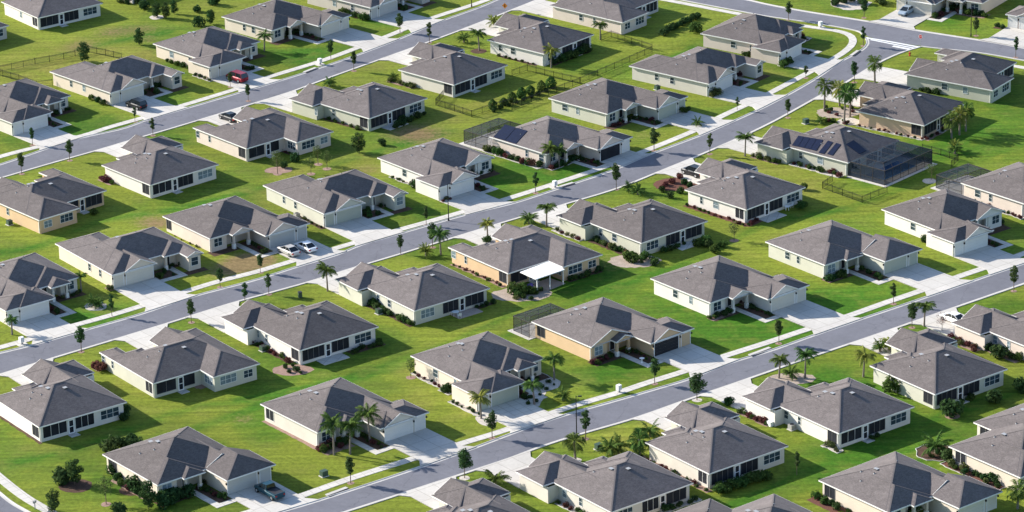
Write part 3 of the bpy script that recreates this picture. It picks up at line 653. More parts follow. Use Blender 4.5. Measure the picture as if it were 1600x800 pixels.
# ------------------------------------------------------------------ ground
BLOBS = [  # u, v, radius in metres, (lush, dry, bare)
 (1290, 725, 9, 'l', 1), (1350, 650, 10, 'l', 1), (1400, 690, 10, 'l', 1), (1180, 510, 12, 'l', .8), (1060, 480, 12, 'l', .5), (1500, 240, 16, 'l', .7), (1390, 270, 10, 'l', .8),
 (1560, 180, 12, 'l', .7), (880, 450, 10, 'l', .7), (1340, 470, 10, 'l', .7), (1220, 510, 7, 'l', .9), (1100, 590, 7, 'l', .6), (590, 530, 9, 'l', .7), (420, 660, 9, 'l', .4), (690, 600, 7, 'l', .3),
 (130, 495, 7, 'l', 1), (90, 205, 6, 'l', .9), (250, 150, 6, 'l', .7), (480, 85, 6, 'l', .9), (600, 30, 6, 'l', .9), (560, 70, 5, 'l', .6), (850, 260, 9, 'l', 1), (1290, 60, 6, 'l', .6), (1330, 15, 8, 'l', .8), (1470, 35, 6, 'l', .8),
 (1120, 50, 12, 'l', .5), (1000, 100, 6, 'l', .5), (770, 285, 6, 'l', .8), (1290, 590, 9, 'l', .9), (1560, 410, 6, 'l', .8), (650, 700, 8, 'l', .4), (940, 590, 8, 'l', .5), (1000, 565, 6, 'l', .6), (30, 610, 8, 'l', .3),
 (380, 413, 5, 'b', .95), (402, 405, 4, 'b', .9), (350, 425, 4, 'b', .5), (640, 205, 6, 'b', .7), (665, 215, 5, 'b', .5), (125, 72, 4.5, 'b', .7), (175, 50, 4.5, 'b', .6), (225, 45, 4, 'b', .5), (230, 62, 3, 'b', .5), (575, 265, 4, 'b', .5), (235, 345, 4, 'b', .6), (250, 352, 3, 'b', .6),
 (480, 200, 6, 'b', .35), (810, 645, 3, 'b', .5), (380, 655, 2, 'b', .6), (1560, 125, 4, 'd', .5), (1130, 105, 8, 'd', .6), (700, 190, 8, 'd', .5), (750, 160, 7, 'd', .5), (60, 105, 12, 'd', .6), (180, 90, 12, 'd', .5), (225, 90, 6, 'd', .6), (560, 250, 10, 'd', .5), (430, 310, 8, 'd', .4),
 (560, 175, 10, 'd', .4), (870, 160, 7, 'd', .5), (1180, 260, 9, 'd', .4), (1040, 270, 8, 'd', .4), (1260, 290, 8, 'd', .4), (700, 620, 8, 'd', .4), (850, 600, 6, 'd', .5), (640, 575, 7, 'd', .4), (90, 690, 10, 'd', .3), (160, 620, 7, 'd', .35), (960, 410, 5, 'b', .4), (1330, 130, 6, 'd', .3), (560, 110, 6, 'd', .5), (940, 210, 6, 'd', .5), (1010, 210, 5, 'b', .3), (1205, 115, 5, 'd', .6), (960, 690, 8, 'd', .4), (1530, 560, 9, 'd', .3), (1040, 680, 6, 'd', .4), (320, 385, 5, 'd', .5), (150, 470, 4, 'd', .5), (450, 270, 6, 'd', .4)]
LINES = ['-20,735 70,712 150,690 290,640 400,622 520,598 640,560 760,510 830,470 900,440', '300,672 420,630 560,590 700,555 830,512', '900,470 990,440 1100,400 1200,350 1300,330 1400,300 1500,262 1600,225', '1130,800 1240,745 1330,700 1420,670 1500,640 1600,610', '-20,395 60,385 160,345 260,330 340,312 420,290', '440,300 520,258 600,235 700,205', '20,110 120,78 260,50', '1040,95 1090,70 1130,50']
def build_ground():
    xs = [-6000, -2500, -900, -400, -220] + [-150 + 1.5 * i for i in range(221)] + [210, 260, 420, 900, 2500, 6000]
    ys = [-500, 100, 350, 440] + [468 + 1.6 * i for i in range(205)] + [820, 880, 1000, 1300, 2200, 4500, 9000]
    nx, ny = len(xs), len(ys)
    v = [(x, y, 0) for y in ys for x in xs]; f = [(j * nx + i, j * nx + i + 1, (j + 1) * nx + i + 1, (j + 1) * nx + i) for j in range(ny - 1) for i in range(nx - 1)]
    me = bpy.data.meshes.new('grass'); me.from_pydata(v, [], f)
    at = me.attributes.new('turf', 'FLOAT_COLOR', 'POINT'); col = [0.0] * (4 * len(v))
    import bisect
    for (u, vv, rad, k, s) in BLOBS:
        p = gp(u, vv); ch = 'ldb'.index(k)
        i0, i1 = bisect.bisect(xs, p.x - rad * 2), bisect.bisect(xs, p.x + rad * 2); j0, j1 = bisect.bisect(ys, p.y - rad * 2), bisect.bisect(ys, p.y + rad * 2)
        for j in range(j0, j1):
            for i in range(i0, i1):
                d2 = ((xs[i] - p.x) ** 2 + (ys[j] - p.y) ** 2) / rad ** 2; q = 4 * (j * nx + i) + ch; col[q] = min(1, col[q] + s * math.exp(-d2 * 1.3))
    for ln in LINES:                             # strips of longer, greener turf along the back lot lines
        q = resample([gp(float(a), float(b)) for a, b in (t.split(',') for t in ln.split())], 90)
        for p in q:
            i0, i1 = bisect.bisect(xs, p.x - 2.4), bisect.bisect(xs, p.x + 2.4); j0, j1 = bisect.bisect(ys, p.y - 2.4), bisect.bisect(ys, p.y + 2.4)
            for j in range(j0, j1):
                for i in range(i0, i1):
                    k_ = math.exp(-((xs[i] - p.x) ** 2 + (ys[j] - p.y) ** 2) / 1.8) * .8; e_ = 4 * (j * nx + i); col[e_] = max(col[e_], min(1, k_))
    for j in range(ny):
        for i in range(nx): col[4 * (j * nx + i) + 3] = .5
    for h in HOUSES:                             # each lot is mown and watered its own way
        tone = random.Random(h['id'] * 5 + 1).uniform(.1, .9); inv = h['rot'].transposed(); y0, y1 = (-9, 26) if h['rear'] else (-16, 24)
        i0, i1 = bisect.bisect(xs, h['org'].x - 42), bisect.bisect(xs, h['org'].x + 42); j0, j1 = bisect.bisect(ys, h['org'].y - 42), bisect.bisect(ys, h['org'].y + 42)
        for j in range(j0, j1):
            for i in range(i0, i1):
                q = inv @ (Vector((xs[i], ys[j])) - h['org'])
                if -3 < q.x < h['W'] + 3 and y0 < q.y < y1: col[4 * (j * nx + i) + 3] = tone
    at.data.foreach_set('color', col)
    m = bpy.data.materials.new('grass'); m.use_nodes = True; n = m.node_tree.nodes; l = m.node_tree.links; b = n['Principled BSDF']
    b.inputs['Roughness'].default_value = .95; b.inputs['Specular IOR Level'].default_value = .1
    a = n.new('ShaderNodeAttribute'); a.attribute_name = 'turf'; sp = n.new('ShaderNodeSeparateColor'); l.new(a.outputs['Color'], sp.inputs[0])
    tc = n.new('ShaderNodeTexCoord')
    def noise(s, d=3, rot=None, scl=None):
        t = n.new('ShaderNodeTexNoise'); t.inputs['Scale'].default_value = s; t.inputs['Detail'].default_value = d
        if rot is not None:
            mp = n.new('ShaderNodeMapping'); mp.inputs['Rotation'].default_value = (0, 0, rot); mp.inputs['Scale'].default_value = scl; l.new(tc.outputs['Object'], mp.inputs[0]); l.new(mp.outputs[0], t.inputs['Vector'])
        else: l.new(tc.outputs['Object'], t.inputs['Vector'])
        return t.outputs[0]
    def mr(x, a0, a1, b0, b1):
        q = n.new('ShaderNodeMapRange'); q.inputs[1].default_value = a0; q.inputs[2].default_value = a1; q.inputs[3].default_value = b0; q.inputs[4].default_value = b1; l.new(x, q.inputs[0]); return q.outputs[0]
    def mth(op, x, y):
        q = n.new('ShaderNodeMath'); q.operation = op; q.use_clamp = False
        for i, t in enumerate((x, y)):
            if hasattr(t, 'node'): l.new(t, q.inputs[i])
            else: q.inputs[i].default_value = t
        return q.outputs[0]
    def mix(fac, A, B, mode='MIX'):
        q = n.new('ShaderNodeMix'); q.data_type = 'RGBA'; q.blend_type = mode
        for i, t in ((0, fac), (6, A), (7, B)):
            if hasattr(t, 'node'): l.new(t, q.inputs[i])
            else: q.inputs[i].default_value = t
        return q.outputs[2]
    big = noise(.035, 3); mid = noise(.22, 4); fine = noise(1.6, 3); vf = noise(7, 2)
    lush = mth('ADD', mth('ADD', sp.outputs[0], mr(a.outputs['Alpha'], 0, 1, .3, -.3)), mr(big, .42, .62, -.15, .55)); lush = mth('ADD', lush, mr(mid, .3, .7, -.42, .42)); lush = mr(lush, 0, 1, 0, 1)
    c = mix(lush, (.160, .196, .022, 1), (.052, .140, .010, 1))
    dry = mr(mth('ADD', sp.outputs[1], mr(mid, .35, .7, -.38, .45)), 0, .9, 0, .8); c = mix(dry, c, (.235, .215, .045, 1))
    bare = mr(mth('ADD', sp.outputs[2], mr(fine, .3, .7, -.3, .2)), .15, .8, 0, .9); c = mix(bare, c, (.20, .135, .07, 1))
    st = noise(.5, 2, R(-38), (.10, 2.2, 1)); c = mix(1, c, mr(st, .3, .7, .82, 1.18), 'MULTIPLY')
    st = noise(.8, 2, R(52), (.12, 1.6, 1)); c = mix(1, c, mr(st, .3, .7, .93, 1.07), 'MULTIPLY')
    c = mix(1, c, mr(a.outputs['Alpha'], 0, 1, .80, 1.2), 'MULTIPLY')
    c = mix(1, c, mr(fine, .25, .75, .72, 1.26), 'MULTIPLY'); c = mix(1, c, mr(vf, .25, .75, .78, 1.22), 'MULTIPLY')
    l.new(c, b.inputs['Base Color'])
    bp = n.new('ShaderNodeBump'); bp.inputs['Strength'].default_value = .9; bp.inputs['Distance'].default_value = .07; l.new(noise(11, 2), bp.inputs['Height']); l.new(bp.outputs[0], b.inputs['Normal'])
    me.materials.append(m); o = bpy.data.objects.new('grass', me); COL.objects.link(o); struct(o)
build_ground()

# ------------------------------------------------------------------ planting beds
HID = {h['id']: h for h in HOUSES}
def wavy(pts, amp, seed, z):
    r_ = random.Random(seed); o = []
    for i in range(len(pts)):
        p, q = pts[i], pts[(i + 1) % len(pts)]; n_ = max(1, int((q - p).length / .7))
        for k in range(n_):
            o.append(p.lerp(q, k / n_) + Vector((r_.uniform(-amp, amp), r_.uniform(-amp, amp))))
    return [(*p, z) for p in o]
BEDN = [0]
def bed_poly(pts, mt, amp=.12, edge=None):
    BEDN[0] += 1; z = .014 + .0012 * (BEDN[0] % 7)
    m = MB(); pp = wavy(pts, amp, BEDN[0], z); m.poly(pp); o = struct(m.obj('planting_bed', mt))
    if edge:
        k = MB(); n_ = len(pp)
        for i in range(n_): k.bar((*pp[i][:2], .05), (*pp[(i + 1) % n_][:2], .03), .09, .09)
        struct(k.obj('bed_edging', edge))
def bed_local(hid, x0, x1, y0, y1, mt, amp=.15, edge=None):
    h = HID[hid]; bed_poly([h['loc'](*p) for p in ((x0, y0), (x1, y0), (x1, y1), (x0, y1))], mt, amp, edge)
def bed_round(u, v, r, mt, edge=None, k=1.0):
    c = gp(u, v); bed_poly([c + Vector((r * math.cos(t * .5236) * k, r * math.sin(t * .5236))) for t in range(12)], mt, .08 * r, edge)
def bed_px(s, mt, amp=.12, edge=None): bed_poly(pline(s), mt, amp, edge)

# ------------------------------------------------------------------ plants
def leaf_quad(mb, p, n_, s, r_):
    a = n_.orthogonal().normalized(); b = n_.cross(a); t = r_.uniform(0, 6.28); a, b = a * math.cos(t) + b * math.sin(t), b * math.cos(t) - a * math.sin(t)
    mb.poly([p - a * s, p + b * s * .6, p + a * s, p - b * s * .6])
def rv(r_):
    while True:
        v = Vector((r_.uniform(-1, 1), r_.uniform(-1, 1), r_.uniform(-1, 1)))
        if .05 < v.length < 1: return v
def clump_cloud(clumps, n_, size, seed, core=.55):
    r_ = random.Random(seed); mb = MB(); tot = sum(c[1].x * c[1].y + c[1].z * c[1].x for c in clumps)
    for c, rad in clumps:
        for _ in range(int(n_ * (rad.x * rad.y + rad.z * rad.x) / tot)):
            d = rv(r_).normalized(); k = core + (1 - core) * r_.random() ** .6 + r_.uniform(-.05, .14)
            p = c + Vector((d.x * rad.x, d.y * rad.y, d.z * rad.z)) * k
            if p.z < .02: p.z = r_.uniform(.02, .15)
            nn = (d * .8 + rv(r_) + Vector((0, 0, .35))).normalized(); leaf_quad(mb, p, nn, size * r_.uniform(.65, 1.3), r_)
    return mb
MESH = {}
def shrub_mesh(kind, var):
    k = ('s', kind, var)
    if k in MESH: return MESH[k]
    r_ = random.Random(var * 31 + len(kind)); cl = []
    for i in range(5 + var % 3):
        a = r_.uniform(0, 6.28); d = r_.uniform(.1, .62); cl.append((Vector((d * math.cos(a), d * math.sin(a), r_.uniform(.3, .62))), Vector((r_.uniform(.32, .52), r_.uniform(.32, .52), r_.uniform(.3, .45)))))
    m = clump_cloud(cl, 420, .13, var * 7 + 3); MESH[k] = m.mesh('shrub', LEAF[kind]); return MESH[k]
def cone_mesh(var):
    k = ('c', var)
    if k in MESH: return MESH[k]
    r_ = random.Random(var); mb = MB()
    for _ in range(420):
        z = r_.random(); rad = .40 * math.sin(math.pi * min(1, .16 + z * .84)) ** .75 * (.75 + .3 * r_.random()) + .02; a = r_.uniform(0, 6.28)
        d = Vector((math.cos(a), math.sin(a), .4)); leaf_quad(mb, Vector((math.cos(a) * rad, math.sin(a) * rad, z)), (d + rv(r_) * .6).normalized(), .09, r_)
    MESH[k] = mb.mesh('conifer', LEAF['mid']); return MESH[k]
def tree_meshes(kind, var):
    """unit tree: height 1"""
    k = ('t', kind, var)
    if k in MESH: return MESH[k]
    r_ = random.Random(var * 13 + 5); tk = MB(); base = .3 if kind != 'bush' else .03
    top = Vector((r_.uniform(-.03, .03), r_.uniform(-.03, .03), .8)); tk.tube([(0, 0, -.03), (top.x * .3, top.y * .3, base), (top.x * .7, top.y * .7, .58), top], [.016, .013, .009, .004], 6)
    cl = []
    wd = {'oak': .135, 'round': .225, 'sparse': .24, 'slim': .10, 'bush': .26, 'blossom': .3}[kind]
    n_ = 9 if kind != 'slim' else 7
    for i in range(n_):
        t = (i + .5) / n_; z = base + .07 + (.93 - base - .05) * t; prof = math.sin(math.pi * (.12 + .8 * t)) ** .8; a = i * 2.4 + r_.uniform(-.5, .5); d = wd * prof * r_.uniform(.35, .85)
        c = Vector((d * math.cos(a), d * math.sin(a), z)); q = wd * prof * r_.uniform(.5, .8) + .03
        cl.append((c, Vector((q, q, q * r_.uniform(.75, 1.1)))))
        tk.tube([(top.x * .6, top.y * .6, max(base, z - .14)), tuple(c)], [.006, .003], 4)
    leaves = {'oak': 950, 'round': 1500, 'sparse': 420, 'slim': 650, 'bush': 1500, 'blossom': 260}[kind]
    crown = clump_cloud(cl, leaves, .030 if kind not in ('round', 'bush') else .034, var * 17 + 1, .35)
    MESH[k] = (tk.mesh('trunk', M_BARK), crown.mesh('crown', LEAF[{'sparse': 'sparse', 'blossom': 'pink', 'bush': 'dark'}.get(kind, 'oak')])); return MESH[k]
def frond(mb, base, az, el, L, wdt, droop, r_, n_=9, fan=False):
    d = Vector((math.cos(az) * math.cos(el), math.sin(az) * math.cos(el), math.sin(el))); side = Vector((-math.sin(az), math.cos(az), 0))
    pts = []; p = Vector(base); v = d.copy()
    for i in range(n_ + 1):
        pts.append(p.copy()); p = p + v * (L / n_); v = (v + Vector((0, 0, -droop / n_))).normalized()
    for i in range(n_):
        a, b = pts[i], pts[i + 1]; t = i / n_; ww = wdt * (math.sin(math.pi * min(1, t * .92 + .12)) ** .7)
        if fan: ww = wdt * (t ** 1.3)
        mb.poly([a - side * .012 * L, b - side * .012 * L, b + side * .012 * L, a + side * .012 * L])
        for s_ in (-1, 1):
            for q in range(3):
                m_ = a.lerp(b, q * .33 + r_.uniform(0, .25)); tip = m_ + side * s_ * ww + v * ww * .45 + Vector((0, 0, -ww * r_.uniform(.25, .75)))
                e_ = (b - a) * .42; mb.poly([m_, m_ + e_, tip + e_ * .25])
def palm_meshes(kind, var, h):
    k = ('p', kind, var, round(h, 1))
    if k in MESH: return MESH[k]
    r_ = random.Random(var * 11 + int(h * 10)); tk = MB(); cr = MB(); lean = Vector((r_.uniform(-.25, .25), r_.uniform(-.25, .25), 0))
    if kind == 'queen':
        th = h * .68; L = min(2.5, h * .42); n_ = 22; tk.tube([(0, 0, -.1), tuple(lean * .4 + Vector((0, 0, th * .5))), tuple(lean + Vector((0, 0, th))), tuple(lean + Vector((0, 0, th + .35)))], [.17, .13, .12, .05], 8)
        for i in range(n_): frond(cr, lean + Vector((0, 0, th + .1)), i * 2.4 + r_.uniform(-.3, .3), r_.uniform(.15, 1.25), L * r_.uniform(.85, 1.1), L * .24, 1.75, r_)
    elif kind == 'sabal':
        th = max(.5, h - 1.05); L = min(1.75, .6 * h); n_ = 46; tk.tube([(0, 0, -.1), tuple(lean * .5 + Vector((0, 0, th * .6))), tuple(lean * .8 + Vector((0, 0, th + .1)))], [.2, .17, .2], 8)
        for i in range(n_): frond(cr, lean * .8 + Vector((0, 0, th)), i * 2.4 + r_.uniform(-.3, .3), r_.uniform(-.65, 1.35), L * r_.uniform(.8, 1.05), L * .5, 1.0, r_, 6, True)
    else:   # low clump without a clear stem
        th = max(.15, h * .28); L = h * .72; n_ = 22; tk.tube([(0, 0, -.1), (0, 0, th)], [.2, .22], 8)
        for i in range(n_): frond(cr, Vector((r_.uniform(-.1, .1), r_.uniform(-.1, .1), th)), i * 2.4 + r_.uniform(-.3, .3), r_.uniform(.25, 1.35), L * r_.uniform(.8, 1.1), L * .2, 1.5, r_, 8)
    lm = LEAF['palmy'] if var % 5 == 4 else LEAF['palm']
    MESH[k] = (tk.mesh('trunk', M_PBARK), cr.mesh('crown', lm)); return MESH[k]

PLANTS = []     # (object, adjective noun phrase, group noun, world xy)
NP = [0]
def plant_shrub(p, h=1.0, w_=None, kind='dark', what=None):
    NP[0] += 1; w_ = w_ or h * rnd.uniform(.85, 1.15)
    o = link('shrub', shrub_mesh(kind, NP[0] % 4), None, (p.x, p.y, 0), rnd.uniform(0, 6.28), (w_ * .85, w_ * .85, h)); o['category'] = 'shrub'
    q = {'dark': 'dark green', 'mid': 'green', 'olive': 'olive green', 'red': 'reddish', 'pink': 'pinkish blossoming'}[kind]
    sz = 'tiny' if h < .55 else 'low' if h < .95 else 'rounded' if h < 1.7 else 'large'
    PLANTS.append((o, what or f'{sz} {q} shrub', 'shrubs', p)); return o
def plant_cone(p, h=2.0):
    NP[0] += 1; o = link('conifer_shrub', cone_mesh(NP[0] % 3), None, (p.x, p.y, 0), rnd.uniform(0, 6.28), (h * rnd.uniform(1.1, 1.5), h * 1.25, h * rnd.uniform(.8, 1.1))); o['category'] = 'shrub'; PLANTS.append((o, 'cone shaped evergreen', 'cone shaped evergreens', p)); return o
def plant_tree(p, h=4.0, kind='oak', what='young street tree'):
    NP[0] += 1; tm, cm = tree_meshes(kind, NP[0] % 4); e = empty('tree', (p.x, p.y, 0), rnd.uniform(0, 6.28)); e.scale = (h * rnd.uniform(.9, 1.12),) * 2 + (h,); e['category'] = 'tree'
    link('trunk', tm, e); link('crown', cm, e); PLANTS.append((e, what, what.split()[-1] + 's', p)); return e
def plant_palm(p, h=5.0, kind='queen', what=None):
    NP[0] += 1; tm, cm = palm_meshes(kind, NP[0] % 5, round(h * 2) / 2); e = empty('palm_tree' if kind != 'clump' else 'palm_shrub', (p.x, p.y, 0), rnd.uniform(0, 6.28)); e['category'] = 'palm'
    link('trunk', tm, e); link('crown', cm, e)
    PLANTS.append((e, what or {'queen': 'feathery palm tree', 'sabal': 'stout cabbage palm', 'clump': 'low bushy palm'}[kind], 'palms', p)); return e
def G(s): return [(gp(float(a[0]), float(a[1])), [float(x) for x in a[2:]]) for a in (q.split(',') for q in s.split())]
# street trees: u,v of the base, height
for p, (h,) in G('211,190,3 360,136,3 388,158,3.6 239,212,3.6 109,251,4.2 34,272,4.2 51,227,3.6 517,92,4 625,51,4.2 671,67,4.4 553,111,4.2 344,449,3.6 175,494,4 127,550,4.4 299,504,4.2 383,475,4 420,460,3.8 407,426,3.4 666,352,3.6 676,387,4.6 626,397,3.6 '
                  '837,302,4 963,296,5 1022,236,4.6 1109,241,4.2 1231,184,3.8 1335,129,4.4 1349,72,4.2 1232,31,4 1259,122,2.6 1587,90,4.4 1350,28,4.4 1525,56,4 1152,172,2.6 548,755,4.4 769,685,4.6 915,686,5 1023,600,4.4 1217,537,4.2 1396,475,3.8 1584,455,4.6 1425,512,4.4 1452,470,.1'):
    if h > 1: plant_tree(p, h, 'oak' if NP[0] % 3 else 'slim'); bed_round(*px(p.x, p.y), .55, M_PINE)
for p, (h,) in G('726,747,4.6 1089,625,4.4'): plant_tree(p, h, 'round', 'leafy street tree'); bed_round(*px(p.x, p.y), .8, M_STONE)
# garden trees
for p, (h,) in G('217,70,4 132,96,4.4 329,38,3.6 85,800,4 561,239,4.4 232,795,5 272,22,3.4 245,27,3.6 260,28,3.8'): plant_tree(p, h * .9, 'bush', 'bushy dark garden tree')
for p, (h,) in G('434,272,4.4 497,257,3.8 486,272,3.6 511,264,3.6 166,788,4.6 642,590,3.4 1455,281,3.2 1147,376,3.6'): plant_tree(p, h, 'sparse', 'thin pale garden tree'); bed_round(*px(p.x, p.y), .8, M_PINE)
for p, (h,) in G('117,757,4 1245,742,3.8'): plant_tree(p, h, 'slim' if h < 4 else 'bush', 'dense dark garden tree')
plant_tree(gp(1472, 517), 3.2, 'blossom', 'thin pink blossoming tree')
# palms
for p, (h,) in G('512,455,5.4 413,80,4.6 749,79,5 689,398,5 762,376,4 854,354,5 860,262,5 874,261,4.6 1164,244,4.8 861,106,4.8 938,62,4.6 522,711,7 547,710,6.6 578,691,6.6 752,654,5 866,594,4.8 835,632,4.6 1217,591,4.6 1258,591,5.6 1349,589,5.2 1444,510,4.8 19,523,3.6 127,455,3.6'): plant_palm(p, h)
for p, (h,) in G('1288,174,6 1312,166,4.6 1319,194,7.2 1328,183,6 1367,129,5 1487,216,4.6 1499,211,5 1509,205,5 899,719,4.2 1000,712,3.6 1590,795,4'): plant_palm(p, h, 'sabal')
for p, (h,) in G('666,400,2.6 827,349,3 997,304,2.4 1282,193,2.2 725,66,2.6 772,41,3 147,478,2.4 154,480,2 774,760,3.6 953,710,3.4 966,709,3.4 1016,682,3 880,625,2.6 1235,590,2.6 1375,550,2.6 1389,547,3.4 1402,546,2.6 1462,708,3.8 1425,803,2.4 1492,240,2.6 1493,236,2.6 515,135,2.4 615,125,2 1090,196,1.8 982,298,2'): plant_palm(p, h, 'clump')
for p, (h,) in G('1303,8,1.6 1318,4,1.8 1332,2,1.6 1345,6,1.8 1312,2,1.4 1372,4,1.8 1380,8,1.4'): plant_shrub(p, h, None, 'dark')
bed_px('1300,10 1320,16 1350,14 1362,4 1320,-6 1298,-2', M_STONE, .3)
# hedges and rows
for i in range(10): t = i / 9; plant_shrub(gp(1034 + 55 * t, 55 - 27 * t), 1.4, 1.5, 'dark', 'clipped hedge shrub')
for p, (h,) in G('770,170,2 787,164,2 800,158,2 815,152,2.1 829,147,2.1 846,142,2.2 861,137,2.4'): plant_cone(p, h * .85)
for i in range(9): t = i / 8; plant_shrub(gp(772 + 92 * t, 175 - 36 * t), .9, .9, 'dark', 'low fence shrub')
for i in range(11): t = i / 10; plant_shrub(gp(1123 + 72 * t, 770 - 23 * t), 1.5, 1.7, 'mid', 'clipped hedge shrub')
for p, (h,) in G('204,700,1.8 218,696,1.3 170,704,2.2 190,698,1.8 204,690,1.6'): plant_shrub(p, h, h * 1.1, 'dark')
# single garden shrubs
for s_, k in (('225,13,2 215,5,1.4 190,4,1.2 200,6,1.2 309,18,1.4 334,7,2 309,41,2.2 599,227,1.5 445,262,1.2 460,252,1.6 193,648,1.8 100,755,2.6 175,742,1.8 212,766,2.2 258,792,2.4 190,806,2.4 1491,650,2.6 1554,629,2.4 1597,612,2.4 1137,633,1.6 1564,560,2.2 1484,718,2 1553,752,1.8 1591,768,1.6 1105,385,1.4 760,378,1.2 1093,300,1', 'dark'),
             ('1016,388,1.4 1250,327,1.5 1254,322,1.2 1087,385,1.6 1103,383,1.8 1118,395,1.5 1130,386,1.3 870,417,1.4 803,458,1.8 822,458,1.8 808,462,1.5 835,458,1.5 1008,406,1.6 900,427,1.6 985,409,2 1020,410,1.2 1395,612,2.6 1255,297,1.4 1480,625,1.6 1142,47,1.8 1086,50,2 148,335,1.1', 'mid'),
             ('1040,290,.9 1060,278,1.2 1050,286,1 1035,296,1.1', 'red'), ('1070,288,1.2 1035,300,1.2 1078,293,1.2 1048,310,1.2 1062,302,1.2', 'dark')):
    for p, (h,) in G(s_): plant_shrub(p, h, None, k)
